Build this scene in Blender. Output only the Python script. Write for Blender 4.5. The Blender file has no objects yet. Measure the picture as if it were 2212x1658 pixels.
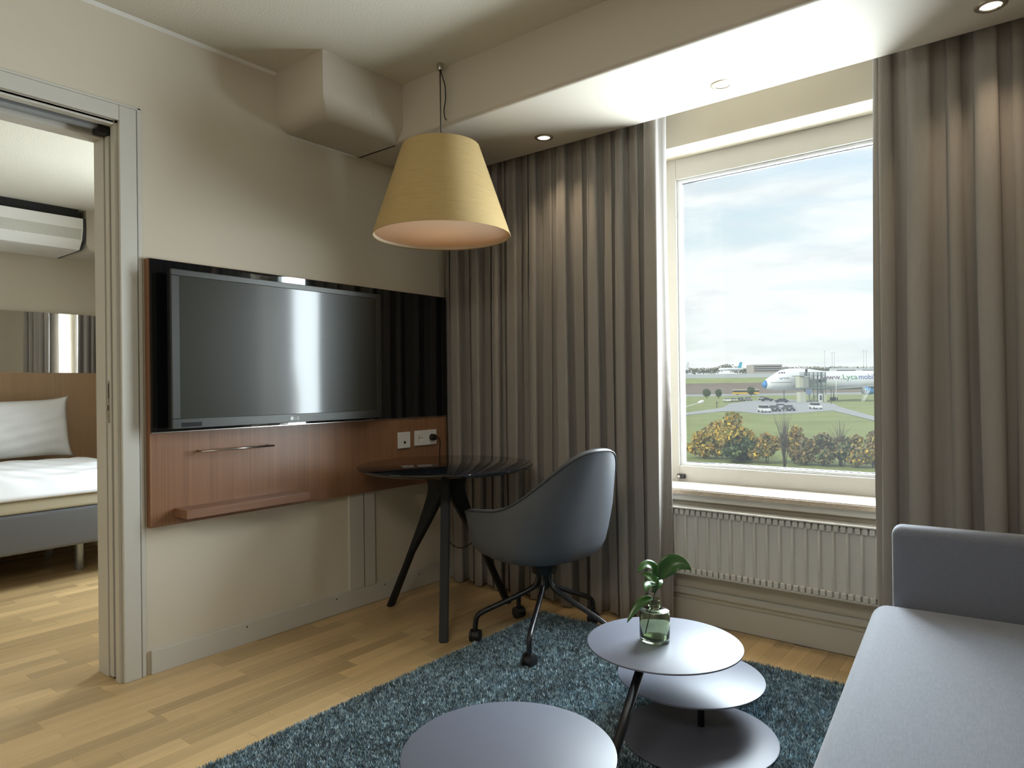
import bpy, bmesh, math, random
import numpy as np
from mathutils import Vector, Matrix
rnd = random.Random(7)
npr = np.random.default_rng(11)
SC = bpy.context.scene
COL = SC.collection
PI = math.pi

# ------------------------------------------------------------------ camera, sky, lights, exposure
F_PX = 1471.8
CAM = Vector((2.807, 0.0, 1.12))
RIGHT = Vector((0.7834, 0.6214, -0.0122)); DOWN = Vector((-0.0115, -0.0052, -0.9999)); FWD = RIGHT.cross(DOWN)
FWD.normalize()
cd = bpy.data.cameras.new('camera'); cam = bpy.data.objects.new('camera', cd); COL.objects.link(cam)
cd.sensor_width = 36; cd.lens = F_PX / 2212 * 36; cd.clip_start = 0.02; cd.clip_end = 6000
DOWN = FWD.cross(RIGHT)
cam.matrix_world = Matrix(((RIGHT.x, -DOWN.x, -FWD.x, CAM.x), (RIGHT.y, -DOWN.y, -FWD.y, CAM.y),
                           (RIGHT.z, -DOWN.z, -FWD.z, CAM.z), (0, 0, 0, 1)))
SC.camera = cam
vs = SC.view_settings
vs.view_transform = 'Standard'; vs.look = 'None'; vs.gamma = 1; vs.exposure = 0.38; vs.use_curve_mapping = False

world = bpy.data.worlds.new('sky'); SC.world = world; world.use_nodes = True
def build_sky(nt):
    N, L = nt.nodes, nt.links
    N.clear()
    out = N.new('ShaderNodeOutputWorld'); bg = N.new('ShaderNodeBackground'); bg.inputs['Strength'].default_value = 0.73
    tc = N.new('ShaderNodeTexCoord'); sep = N.new('ShaderNodeSeparateXYZ'); L.new(tc.outputs['Generated'], sep.inputs[0])
    ramp = N.new('ShaderNodeValToRGB')   # horizon to zenith
    ramp.color_ramp.elements[0].position = 0.0; ramp.color_ramp.elements[0].color = (0.80, 0.87, 0.80, 1)
    ramp.color_ramp.elements[1].position = 0.30; ramp.color_ramp.elements[1].color = (0.66, 0.80, 0.92, 1)
    e = ramp.color_ramp.elements.new(0.12); e.color = (0.72, 0.85, 0.88, 1)
    L.new(sep.outputs['Z'], ramp.inputs['Fac'])
    mp = N.new('ShaderNodeMapping'); mp.inputs['Scale'].default_value = (2.2, 2.2, 9.0); L.new(tc.outputs['Generated'], mp.inputs[0])
    nz = N.new('ShaderNodeTexNoise'); nz.inputs['Scale'].default_value = 1.7; nz.inputs['Detail'].default_value = 7; nz.inputs['Roughness'].default_value = 0.58
    nz.inputs['Distortion'].default_value = 0.5
    L.new(mp.outputs[0], nz.inputs['Vector'])
    cr = N.new('ShaderNodeValToRGB'); cr.color_ramp.elements[0].position = 0.36; cr.color_ramp.elements[1].position = 0.56
    L.new(nz.outputs['Fac'], cr.inputs['Fac'])
    nz2 = N.new('ShaderNodeTexNoise'); nz2.inputs['Scale'].default_value = 2.6; nz2.inputs['Detail'].default_value = 5
    L.new(mp.outputs[0], nz2.inputs['Vector'])
    cr2 = N.new('ShaderNodeValToRGB'); cr2.color_ramp.elements[0].position = 0.36; cr2.color_ramp.elements[0].color = (0.80, 0.84, 0.87, 1)
    cr2.color_ramp.elements[1].position = 0.52; cr2.color_ramp.elements[1].color = (0.99, 1.0, 1.0, 1)
    L.new(nz2.outputs['Fac'], cr2.inputs['Fac'])
    mx = N.new('ShaderNodeMix'); mx.data_type = 'RGBA'
    L.new(cr.outputs['Color'], mx.inputs['Factor']); L.new(ramp.outputs['Color'], mx.inputs['A']); L.new(cr2.outputs['Color'], mx.inputs['B'])
    L.new(mx.outputs['Result'], bg.inputs['Color']); L.new(bg.outputs[0], out.inputs[0])
build_sky(world.node_tree)

def light(name, kind, loc, energy, color=(1, 1, 1), aim=None, **kw):
    d = bpy.data.lights.new(name, kind); d.energy = energy; d.color = color
    for k, v in kw.items(): setattr(d, k, v)
    o = bpy.data.objects.new(name, d); COL.objects.link(o); o.location = loc
    if aim is not None: o.rotation_euler = Vector(aim).to_track_quat('-Z', 'Y').to_euler()
    return o
# hazy sun on the far side of the hotel (the room itself is in its shade)
light('sun', 'SUN', (0, 0, 50), 1.7, (1.0, 0.95, 0.86), aim=(0.25, 0.78, -0.55), angle=0.12)
# area lamps added outside both windows to boost the daylight indoors
light('window_fill', 'AREA', (1.80, 3.70, 1.55), 245, (0.83, 0.92, 1.0), aim=(-0.60, -1, -0.12), shape='RECTANGLE', size=1.5, size_y=1.9)
light('bedroom_window_fill', 'AREA', (-1.7, 3.7, 1.45), 190, (0.84, 0.92, 1.0), aim=(0, -1, -0.05), shape='RECTANGLE', size=1.5, size_y=1.7)
# soft fill light added behind the camera, without a fixture
light('room_fill', 'AREA', (2.6, -0.9, 2.5), 22, (1.0, 0.93, 0.82), aim=(-0.1, 0.25, -1), shape='DISK', size=0.9)

# ------------------------------------------------------------------ materials
def mat(name, col, rough=0.6, metal=0.0, noise=None, bump=None, spec=None, coat=0.0, sheen=0.0, obj_random=0.0, island=0.0, emit=None):
    """noise=(scale xyz, amount, detail): tone variation; bump=(scale xyz, strength, distance)"""
    m = bpy.data.materials.new(name); m.use_nodes = True
    nt = m.node_tree; N, L = nt.nodes, nt.links
    p = N['Principled BSDF']
    c = (*col, 1) if len(col) == 3 else col
    p.inputs['Base Color'].default_value = c; p.inputs['Roughness'].default_value = rough; p.inputs['Metallic'].default_value = metal
    if spec is not None: p.inputs['Specular IOR Level'].default_value = spec
    if coat: p.inputs['Coat Weight'].default_value = coat; p.inputs['Coat Roughness'].default_value = 0.08
    if sheen: p.inputs['Sheen Weight'].default_value = sheen; p.inputs['Sheen Roughness'].default_value = 0.5
    if emit: p.inputs['Emission Color'].default_value = (*emit[0], 1); p.inputs['Emission Strength'].default_value = emit[1]
    tc = N.new('ShaderNodeTexCoord')
    fac = None
    def add(a, b):
        if a is None: return b
        x = N.new('ShaderNodeMath'); x.operation = 'ADD'; L.new(a, x.inputs[0]); L.new(b, x.inputs[1]); return x.outputs[0]
    def scaled(sock, amt):
        x = N.new('ShaderNodeMath'); x.operation = 'MULTIPLY_ADD'; L.new(sock, x.inputs[0]); x.inputs[1].default_value = 2 * amt; x.inputs[2].default_value = -amt; return x.outputs[0]
    if noise:
        for ns in (noise if isinstance(noise[0], (tuple, list)) and isinstance(noise[0][0], (tuple, list)) else [noise]):
            mp = N.new('ShaderNodeMapping'); mp.inputs['Scale'].default_value = ns[0]; L.new(tc.outputs['Object'], mp.inputs[0])
            nz = N.new('ShaderNodeTexNoise'); nz.inputs['Scale'].default_value = 1; nz.inputs['Detail'].default_value = ns[2] if len(ns) > 2 else 4
            if obj_random:
                oi = N.new('ShaderNodeObjectInfo'); av = N.new('ShaderNodeVectorMath'); av.operation = 'MULTIPLY_ADD'
                L.new(oi.outputs['Random'], av.inputs[0]); av.inputs[1].default_value = (37, 91, 53); L.new(mp.outputs[0], av.inputs[2]); L.new(av.outputs[0], nz.inputs['Vector'])
            else:
                L.new(mp.outputs[0], nz.inputs['Vector'])
            fac = add(fac, scaled(nz.outputs['Fac'], ns[1]))
    if obj_random:
        oi = N.new('ShaderNodeObjectInfo'); fac = add(fac, scaled(oi.outputs['Random'], obj_random))
    if island:
        gi = N.new('ShaderNodeNewGeometry'); fac = add(fac, scaled(gi.outputs['Random Per Island'], island))
    if fac is not None:
        one = N.new('ShaderNodeMath'); one.operation = 'ADD'; one.inputs[1].default_value = 1; L.new(fac, one.inputs[0])
        sc = N.new('ShaderNodeVectorMath'); sc.operation = 'SCALE'; sc.inputs[0].default_value = c[:3]; L.new(one.outputs[0], sc.inputs['Scale'])
        L.new(sc.outputs[0], p.inputs['Base Color'])
    if bump:
        mp = N.new('ShaderNodeMapping'); mp.inputs['Scale'].default_value = bump[0]; L.new(tc.outputs['Object'], mp.inputs[0])
        nz = N.new('ShaderNodeTexNoise'); nz.inputs['Scale'].default_value = 1; nz.inputs['Detail'].default_value = 3; L.new(mp.outputs[0], nz.inputs['Vector'])
        bp = N.new('ShaderNodeBump'); bp.inputs['Strength'].default_value = bump[1]; bp.inputs['Distance'].default_value = bump[2]
        L.new(nz.outputs['Fac'], bp.inputs['Height']); L.new(bp.outputs[0], p.inputs['Normal'])
    return m
def srgb(r, g, b):
    f = lambda v: (v / 255 / 12.92) if v <= 10 else ((v / 255 + 0.055) / 1.055) ** 2.4
    return (f(r), f(g), f(b))
S = lambda v: (v, v, v)
M = {}
M['wall'] = mat('wall_paint', srgb(205, 196, 178), 0.75, noise=(S(3), 0.03), bump=(S(300), 0.08, 0.001))
M['ceiling'] = mat('ceiling_plaster', srgb(214, 208, 192), 0.9, bump=(S(110), 0.5, 0.004))
M['soffit'] = mat('soffit_paint', srgb(196, 187, 172), 0.7)
M['trim'] = mat('trim_paint', srgb(196, 193, 184), 0.45)
M['white'] = mat('white_paint', srgb(228, 226, 220), 0.35)
M['dark'] = mat('dark_gap', (0.01, 0.01, 0.01), 0.8)
M['oak_base'] = mat('oak_underfloor', srgb(120, 92, 58), 0.7)
oakn = [((28, 2.2, 28), 0.22, 6), ((120, 3.5, 120), 0.12, 3)]
M['oak'] = mat('oak_plank', srgb(198, 168, 122), 0.36, noise=oakn, obj_random=0.20, bump=((150, 6, 150), 0.05, 0.001))
M['oak_far'] = mat('oak_planks', srgb(198, 168, 122), 0.36, noise=oakn, island=0.20)
M['walnut'] = mat('walnut_veneer', srgb(142, 104, 78), 0.34, noise=[((60, 150, 1.2), 0.42, 5), ((40, 26, 0.7), 0.26, 3)])
M['walnut_edge'] = mat('walnut_edge', srgb(132, 96, 74), 0.4, noise=((60, 4, 120), 0.2, 4))
M['oakboard'] = mat('headboard_veneer', srgb(164, 132, 100), 0.4, noise=((60, 90, 1.5), 0.16, 5))
M['blackglass'] = mat('black_glass', (0.006, 0.007, 0.009), 0.03, spec=0.75)
M['tvframe'] = mat('tv_bezel', srgb(74, 74, 72), 0.36, 0.75, noise=((4, 4, 300), 0.12, 2))
M['tvblack'] = mat('tv_casing', (0.012, 0.012, 0.014), 0.25)
M['screen'] = mat('tv_screen', (0.03, 0.03, 0.022), 0.28, spec=0.45, coat=0.6)
M['steel'] = mat('brushed_steel', srgb(190, 186, 180), 0.25, 1.0)
M['plastic_white'] = mat('white_plastic', srgb(220, 222, 222), 0.3)
M['plastic_black'] = mat('black_plastic', (0.012, 0.012, 0.013), 0.4)
M['curtain'] = mat('curtain_cloth', srgb(144, 138, 132), 0.85, noise=((400, 400, 12), 0.10, 2), sheen=0.25)
M['shade'] = mat('lampshade_linen', srgb(182, 156, 106), 0.85, noise=[((10, 10, 320), 0.16, 3), ((220, 220, 6), 0.08, 2)], bump=((40, 40, 400), 0.25, 0.001))
M['lining'] = mat('lampshade_lining', srgb(232, 214, 186), 0.7)
M['leather'] = mat('grey_leather', srgb(82, 85, 90), 0.40, bump=(S(420), 0.12, 0.0008))
M['piping'] = mat('dark_piping', (0.03, 0.032, 0.036), 0.5)
M['blacksteel'] = mat('black_steel', (0.018, 0.018, 0.020), 0.32, 0.3)
M['blackwood'] = mat('black_stained_wood', (0.011, 0.011, 0.012), 0.5, spec=0.25)
M['table'] = mat('table_lacquer', srgb(98, 101, 114), 0.46, 0.0, spec=0.5, noise=((300, 300, 300), 0.04, 2))
M['rug_base'] = mat('rug_backing', srgb(40, 56, 64), 0.95)
M['sofa'] = mat('sofa_fabric', srgb(108, 112, 124), 0.85, noise=[((300, 45, 300), 0.26, 3), ((60, 320, 300), 0.16, 3)], sheen=0.3, bump=(S(500), 0.2, 0.001))
M['radiator'] = mat('radiator_enamel', srgb(208, 205, 198), 0.35)
M['marble'] = mat('sill_marble', srgb(176, 168, 157), 0.35, noise=((40, 40, 40), 0.12, 6))
M['marble_edge'] = mat('sill_edge', srgb(196, 180, 160), 0.6, noise=((60, 60, 90), 0.3, 6), bump=(S(160), 0.8, 0.003))
M['frame'] = mat('window_frame_paint', srgb(188, 184, 176), 0.35)
M['bead'] = mat('window_bead', srgb(210, 212, 214), 0.3)
M['leaf'] = mat('leaf_green', srgb(52, 92, 40), 0.28, noise=(S(40), 0.25, 3))
M['stem'] = mat('stem_green', srgb(52, 66, 40), 0.5)
M['linen'] = mat('bed_linen', srgb(232, 232, 234), 0.8, noise=(S(6), 0.02))
M['mattress'] = mat('mattress_topper', srgb(214, 212, 196), 0.8)
M['bedbase'] = mat('bed_base_fabric', srgb(112, 115, 120), 0.9, noise=[((40, 300, 300), 0.22, 3), ((40, 600, 90), 0.12, 3)])
M['mirror'] = mat('mirror', (0.82, 0.83, 0.84), 0.01, 1.0)
M['galv'] = mat('galvanised_steel', srgb(160, 165, 170), 0.35, 0.8)
M['mesh'] = mat('grille_mesh', srgb(190, 188, 176), 0.6, noise=((200, 200, 200), 0.35, 2))
M['lens'] = mat('lamp_lens', (0.9, 0.9, 0.9), 0.2, emit=((1.0, 0.95, 0.88), 1.6))
M['ring'] = mat('lamp_ring', srgb(200, 190, 172), 0.25, 0.9)

def pane_mat():
    m = bpy.data.materials.new('window_glass'); m.use_nodes = True
    nt = m.node_tree; N, L = nt.nodes, nt.links; N.clear()
    out = N.new('ShaderNodeOutputMaterial'); tr = N.new('ShaderNodeBsdfTransparent'); gl = N.new('ShaderNodeBsdfGlossy')
    gl.inputs['Roughness'].default_value = 0.0; tr.inputs['Color'].default_value = (0.97, 0.985, 0.975, 1)
    tl = N.new('ShaderNodeBsdfTranslucent'); tl.inputs['Color'].default_value = (0.95, 0.97, 1.0, 1)
    m1 = N.new('ShaderNodeMixShader'); m1.inputs[0].default_value = 0.0026; L.new(tr.outputs[0], m1.inputs[1]); L.new(tl.outputs[0], m1.inputs[2])  # faint translucent mix stands in for haze over the view
    lw = N.new('ShaderNodeLayerWeight'); lw.inputs['Blend'].default_value = 0.5
    pw = N.new('ShaderNodeMath'); pw.operation = 'POWER'; pw.inputs[1].default_value = 5; L.new(lw.outputs['Facing'], pw.inputs[0])
    fr = N.new('ShaderNodeMath'); fr.operation = 'MULTIPLY_ADD'; fr.inputs[1].default_value = 0.5; fr.inputs[2].default_value = 0.006; L.new(pw.outputs[0], fr.inputs[0])
    m2 = N.new('ShaderNodeMixShader'); L.new(fr.outputs[0], m2.inputs[0]); L.new(m1.outputs[0], m2.inputs[1]); L.new(gl.outputs[0], m2.inputs[2])
    L.new(m2.outputs[0], out.inputs[0]); return m
M['pane'] = pane_mat()
def diffuser_mat():
    m = bpy.data.materials.new('lamp_diffuser'); m.use_nodes = True
    nt = m.node_tree; N, L = nt.nodes, nt.links; N.clear()
    out = N.new('ShaderNodeOutputMaterial'); d = N.new('ShaderNodeBsdfDiffuse'); t = N.new('ShaderNodeBsdfTranslucent'); mx = N.new('ShaderNodeMixShader')
    d.inputs['Color'].default_value = (*srgb(236, 220, 196), 1); t.inputs['Color'].default_value = (*srgb(240, 222, 198), 1); mx.inputs[0].default_value = 0.4
    L.new(d.outputs[0], mx.inputs[1]); L.new(t.outputs[0], mx.inputs[2]); L.new(mx.outputs[0], out.inputs[0]); return m
M['diffuser'] = diffuser_mat()
def glass_mat(name, col):
    m = bpy.data.materials.new(name); m.use_nodes = True
    p = m.node_tree.nodes['Principled BSDF']; p.inputs['Base Color'].default_value = (*col, 1); p.inputs['Roughness'].default_value = 0.02
    p.inputs['Transmission Weight'].default_value = 1.0; p.inputs['IOR'].default_value = 1.45
    return m
M['greenglass'] = glass_mat('green_glass', srgb(204, 214, 190))
def attr_mat(name, rough=0.9, sheen=0.0):
    m = bpy.data.materials.new(name); m.use_nodes = True
    N, L = m.node_tree.nodes, m.node_tree.links
    a = N.new('ShaderNodeAttribute'); a.attribute_name = 'tint'; p = N['Principled BSDF']; p.inputs['Roughness'].default_value = rough
    p.inputs['Sheen Weight'].default_value = sheen
    L.new(a.outputs['Color'], p.inputs['Base Color']); return m
M['pile'] = attr_mat('rug_pile', 0.9, 0.2)
M['foliage'] = attr_mat('foliage', 0.8)
sp = M['screen'].node_tree.nodes['Principled BSDF']
sp.inputs['Thin Film Thickness'].default_value = 3600; sp.inputs['Thin Film IOR'].default_value = 1.33

# ------------------------------------------------------------------ mesh helpers
def link(name, me, m=None, parent=None, smooth=False):
    o = bpy.data.objects.new(name, me); COL.objects.link(o)
    if m is not None and not me.materials: me.materials.append(m)
    if smooth: me.shade_smooth()
    if parent is not None: o.parent = parent
    return o
def mesh(name, v, f):
    me = bpy.data.meshes.new(name); me.from_pydata([tuple(x) for x in v], [], f); me.update(); return me
def thing(name, label, cat, loc=(0, 0, 0), group=None, kind=None, rz=0):
    o = bpy.data.objects.new(name, None); COL.objects.link(o); o.location = loc; o.rotation_euler.z = rz; o.empty_display_size = 0.05
    return tag(o, label, cat, group, kind)
def tag(o, label=None, cat=None, group=None, kind=None):
    if label: o['label'] = label
    if cat: o['category'] = cat
    if group: o['group'] = group
    if kind: o['kind'] = kind
    return o
def box_me(lo, hi, bev=0.0, seg=2):
    bm = bmesh.new()
    bmesh.ops.create_cube(bm, size=1)
    lo, hi = Vector(lo), Vector(hi); c = (lo + hi) / 2; s = hi - lo
    for v in bm.verts: v.co = Vector((v.co.x * s.x, v.co.y * s.y, v.co.z * s.z)) + c
    if bev: bmesh.ops.bevel(bm, geom=bm.edges[:], offset=bev, segments=seg, profile=0.5, affect='EDGES')
    me = bpy.data.meshes.new('box'); bm.to_mesh(me); bm.free(); return me
def box(name, lo, hi, m, parent=None, bev=0.0, seg=2, smooth=False):
    return link(name, box_me(lo, hi, bev, seg), m, parent, smooth)
def multi(name, boxes, m, parent=None):
    v, f = [], []
    for lo, hi in boxes:
        b = len(v)
        for x in (lo[0], hi[0]):
            for y in (lo[1], hi[1]):
                for z in (lo[2], hi[2]): v.append((x, y, z))
        f += [tuple(b + i for i in q) for q in ((0, 1, 3, 2), (4, 6, 7, 5), (0, 4, 5, 1), (2, 3, 7, 6), (0, 2, 6, 4), (1, 5, 7, 3))]
    return link(name, mesh(name, v, f), m, parent)
def struct(o): o['kind'] = 'structure'; return o
def lathe_me(prof, n=48, cap=True):
    v, f = [], []
    for r, z in prof:
        for i in range(n): a = 2 * PI * i / n; v.append((r * math.cos(a), r * math.sin(a), z))
    for k in range(len(prof) - 1):
        for i in range(n): j = (i + 1) % n; f.append((k * n + i, k * n + j, (k + 1) * n + j, (k + 1) * n + i))
    if cap:
        f.append(tuple(range(n - 1, -1, -1))); f.append(tuple((len(prof) - 1) * n + i for i in range(n)))
    return mesh('lathe', v, f)
def lathe(name, prof, m, parent=None, loc=(0, 0, 0), n=48, cap=True, smooth=True):
    o = link(name, lathe_me(prof, n, cap), m, parent, False); o.location = loc
    if smooth:
        o.data.shade_smooth()
        try: o.data.set_sharp_from_angle(angle=0.7)
        except Exception: pass
    return o
def tube_me(pts, r, n=10, closed=False, caps=True):
    pts = [Vector(p) for p in pts]; N = len(pts)
    rs = r if isinstance(r, (list, tuple)) else [r] * N
    v, f = [], []; up = Vector((0.13, 0.31, 0.94)); prev = None
    for i, p in enumerate(pts):
        a = pts[(i + 1) % N] if (closed or i < N - 1) else p; b = pts[i - 1] if (closed or i > 0) else p
        t = (a - b).normalized()
        x = (prev - t * prev.dot(t)) if prev is not None else up.cross(t)
        if x.length < 1e-6: x = t.orthogonal()
        x.normalize(); prev = x; y = t.cross(x)
        for k in range(n): an = 2 * PI * k / n; v.append(p + (x * math.cos(an) + y * math.sin(an)) * rs[i])
    for i in range(N if closed else N - 1):
        j = (i + 1) % N
        for k in range(n): q = (k + 1) % n; f.append((i * n + k, i * n + q, j * n + q, j * n + k))
    if caps and not closed: f.append(tuple(range(n - 1, -1, -1))); f.append(tuple((N - 1) * n + k for k in range(n)))
    return mesh('tube', v, f)
def tube(name, pts, r, m, parent=None, n=10, closed=False): return link(name, tube_me(pts, r, n, closed), m, parent, True)
def bez(pts, n=10):
    """smooth path through points (Catmull-Rom)"""
    P = [Vector(p) for p in pts]; P = [2 * P[0] - P[1]] + P + [2 * P[-1] - P[-2]]; out = []
    for i in range(1, len(P) - 2):
        for k in range(n):
            t = k / n; a, b, c, d = P[i - 1], P[i], P[i + 1], P[i + 2]
            out.append(0.5 * ((2 * b) + (c - a) * t + (2 * a - 5 * b + 4 * c - d) * t * t + (3 * b - a - 3 * c + d) * t ** 3))
    out.append(P[-2]); return out
def prism(name, poly, axis, a, b, m, parent=None, bev=0.0):
    """polygon in the plane across axis (0:x 1:y 2:z), extruded from a to b"""
    def pt(p, w): return {0: (w, p[0], p[1]), 1: (p[0], w, p[1]), 2: (p[0], p[1], w)}[axis]
    n = len(poly); v = [pt(p, a) for p in poly] + [pt(p, b) for p in poly]
    f = [tuple(range(n)), tuple(range(2 * n - 1, n - 1, -1))] + [(i, i + n, (i + 1) % n + n, (i + 1) % n) for i in range(n)]
    bm = bmesh.new(); me = mesh(name, v, f); bm.from_mesh(me); bmesh.ops.recalc_face_normals(bm, faces=bm.faces)
    if bev: bmesh.ops.bevel(bm, geom=bm.edges[:], offset=bev, segments=2, affect='EDGES')
    bm.to_mesh(me); bm.free(); return link(name, me, m, parent)
def text_me(s, size, depth=0.0):
    c = bpy.data.curves.new('t', 'FONT'); c.body = s; c.size = size; c.extrude = depth; c.resolution_u = 4
    o = bpy.data.objects.new('t', c); COL.objects.link(o); bpy.context.view_layer.update()
    me = bpy.data.meshes.new_from_object(o); bpy.data.objects.remove(o); return me

# ------------------------------------------------------------------ room shell
YW, ZC, ZS = 3.05, 2.582, 2.315          # window wall, ceiling, soffit underside
XR, YB = 4.5, -2.2                       # right wall and wall behind
BX, BYB = -3.87, -1.2                    # bedroom far wall, bedroom rear wall
WX0, WX1, WZ0, WZ1 = 1.22, 2.42, 0.60, 2.255   # window opening
WT = 0.34                                # window wall thickness
DY0, DY1, DZ = -0.15, 1.115, 2.145       # door opening
T = 0.195                                # partition thickness

floor = struct(box('floor', (BX - 0.1, YB - 0.1, -0.12), (XR + 0.1, YW + WT, -0.014), M['oak_base']))
ceil = struct(box('ceiling', (BX - 0.1, YB - 0.1, ZC), (XR + 0.1, YW + WT, ZC + 0.15), M['ceiling']))
struct(multi('wall_left', [((-T, DY1 + 0.003, 0), (0, YW, ZC)), ((-T, DY0, DZ + 0.003), (0, DY1 + 0.003, ZC)), ((-T, YB, 0), (0, DY0 - 0.003, ZC))], M['wall']))
struct(multi('wall_window', [((0, YW, -0.014), (WX0, YW + WT, ZC)), ((WX1, YW, -0.014), (XR, YW + WT, ZC)),
                            ((WX0, YW, -0.014), (WX1, YW + WT, WZ0)), ((WX0, YW, WZ1), (WX1, YW + WT, ZC))], M['wall']))
struct(box('wall_right', (XR, YB, 0), (XR + 0.1, YW, ZC), M['wall']))
struct(box('wall_back', (0, YB - 0.1, 0), (XR, YB, ZC), M['wall']))
struct(box('wall_bedroom_head', (BX - 0.1, BYB, 0), (BX, YW, ZC), M['wall']))
struct(box('wall_bedroom_back', (BX, BYB - 0.1, 0), (-T, BYB, ZC), M['wall']))
struct(multi('wall_bedroom_window', [((BX, YW, -0.014), (-2.3, YW + WT, ZC)), ((-1.1, YW, -0.014), (0, YW + WT, ZC)),
                                    ((-2.3, YW, -0.014), (-1.1, YW + WT, 0.7)), ((-2.3, YW, 2.2), (-1.1, YW + WT, ZC))], M['wall']))
# soffit over the window with a pocket for the curtains
SY0, SY1 = 2.262, 2.815
def rounded(poly_corner, r, n=6):
    (cx, cy), a0 = poly_corner; return [(cx + r * math.cos(a0 + PI / 2 * k / n), cy + r * math.sin(a0 + PI / 2 * k / n)) for k in range(n + 1)]
prof = [(SY0, ZC + 0.01)] + rounded(((SY0 + 0.02, ZS + 0.02), PI), 0.02) + [(SY1, ZS), (SY1, ZC + 0.01)]
struct(prism('trim_soffit', prof, 0, 0.0, XR, M['soffit'])).data.shade_smooth()
bpy.data.objects['trim_soffit'].data.set_sharp_from_angle(angle=0.6)
# boxed-in duct along the wall beside the soffit, with rounded underside
def duct_box(name, x0, x1, y0, y1, z0, r):
    n = 8; v, f = [], []
    prof = [(x1, ZC)] + [(x1 - r + r * math.cos(a), z0 + r + r * math.sin(a)) for a in [-PI / 2 * k / n for k in range(n + 1)]] + [(x0, z0)]
    # end at y0 is rounded into the underside as well
    ends = [0.0] + [r * (1 - math.sin(PI / 2 * k / n)) for k in range(n + 1)][::-1]
    rows = []
    for k in range(n + 1):
        a = PI / 2 * k / n; rows.append((y0 + r - r * math.sin(a) if k else y0 + r, z0 + r - r * math.cos(a)))
    rows = [(y0 + r * (1 - math.sin(PI / 2 * k / n)), r * (1 - math.cos(PI / 2 * k / n))) for k in range(n + 1)]
    # profile rows along y: at y the underside is raised by dz
    rows = rows[::-1] + [(y1, 0.0)]
    for y, dz in rows:
        for (x, z) in prof: v.append((x, y, max(z, z0 + dz)))
    m_ = len(prof)
    for i in range(len(rows) - 1):
        for k in range(m_ - 1): f.append((i * m_ + k, i * m_ + k + 1, (i + 1) * m_ + k + 1, (i + 1) * m_ + k))
    # end face
    b = len(v); v += [(x0, y0, ZC)]; f.append(tuple([b] + list(range(m_ - 1, -1, -1))))
    o = link(name, mesh(name, v, f), M['soffit'])
    bm = bmesh.new(); bm.from_mesh(o.data); bmesh.ops.remove_doubles(bm, verts=bm.verts, dist=1e-5); bmesh.ops.recalc_face_normals(bm, faces=bm.faces); bm.to_mesh(o.data); bm.free()
    o.data.shade_smooth(); o.data.set_sharp_from_angle(angle=0.7); return struct(o)
duct = duct_box('trim_duct_box', 0.0, 0.36, 1.80, SY0 + 0.03, ZS, 0.085)
box('access_panel_seam', (0.357, 2.074, ZS + 0.06), (0.3615, 2.078, ZC), M['trim'], duct)
prism('caulk_bead', [(0, ZS - 0.007), (0.007, ZS - 0.001), (0, ZS - 0.0005)], 1, 1.88, SY0, M['white'], duct)
struct(prism('trim_ceiling_bead', [(0, ZC - 0.012), (0.012, ZC), (0, ZC)], 1, YB, 1.80, M['white']))
# baseboards
bb = struct(box('baseboard_left', (0.0, 1.215, 0.0), (0.016, YW - 0.02, 0.093), M['trim'], bev=0.002))
for y in (1.62, 2.10, 2.41, 2.66): lathe('screw', [(0.0035, 0), (0.0035, 0.001)], M['dark'], bb, (0.0163, y, 0.075), 10).rotation_euler = (0, PI / 2, 0)
struct(box('baseboard_window', (0.02, YW - 0.014, 0.0), (XR, YW, 0.105), M['trim'], bev=0.002))
struct(box('trim_pipe_duct', (0.9, YW - 0.022, 0.128), (XR, YW, 0.160), M['trim'], bev=0.006))
# vertical cable cover on the wall below the television panel and a wall joint
cc = struct(box('trim_cable_cover', (0, 2.186, 0.093), (0.014, 2.352, 0.60), M['trim'], bev=0.002))
box('cable_cover_joint', (0.0138, 2.276, 0.093), (0.0148, 2.279, 0.60), M['dark'], cc)
struct(box('trim_wall_joint', (0, 2.860, 1.60), (0.0025, 2.863, ZS), M['trim']))

# oak floor planks: rows along y
def plank_rows():
    w = 0.0705; out = []; x = -3.85
    while x < XR - 0.05:
        y = (YB if x > -0.15 else BYB) - rnd.random() * 0.4
        while y < YW - 0.02:
            ln = rnd.choice((0.36, 0.44, 0.52, 0.62)); y2 = min(y + ln, YW - 0.016)
            if y2 - y > 0.03: out.append((x, y, w, y2 - y, ln))
            y += ln
        x += w
    return out
plank_mesh = {}
vis, rest = [], []
for x, y, w, l, ln in plank_rows():
    d = (x + w / 2 - CAM.x, y + l / 2); depth = d[0] * FWD.x + d[1] * FWD.y; lat = d[0] * RIGHT.x + d[1] * RIGHT.y
    ok = depth > 0.9 and abs(lat) < depth * 0.80 + 0.2
    if x > -0.05: ok = ok and (x < 0.85 or y + l > 2.70) and depth > 1.75
    else: ok = ok and x > -2.9 and y + l > 0.2 and y < 1.2 + (-x) * 0.42
    (vis if ok and y > YB else rest).append((x, y, w, l, ln))
vis.sort(key=lambda p: (p[0] + p[2] / 2 - CAM.x) ** 2 + (p[1] + p[3] / 2) ** 2)
rest += vis[300:]; vis = vis[:300]
for x, y, w, l, ln in vis:
    key = round(l, 4)
    if key not in plank_mesh:
        plank_mesh[key] = box_me((0.0002, 0.0002, -0.014), (w - 0.0002, l - 0.0003, 0.0), 0.0004, 1); plank_mesh[key].materials.append(M['oak'])
    o = link('plank', plank_mesh[key], None, floor); o.location = (x, y, 0)
pl = multi('planks', [((x + 0.0002, y + 0.0002, -0.014), (x + w - 0.0002, y + l - 0.0003, 0.0)) for x, y, w, l, ln in rest], M['oak_far'], floor)
pl['kind'] = 'stuff'

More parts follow.
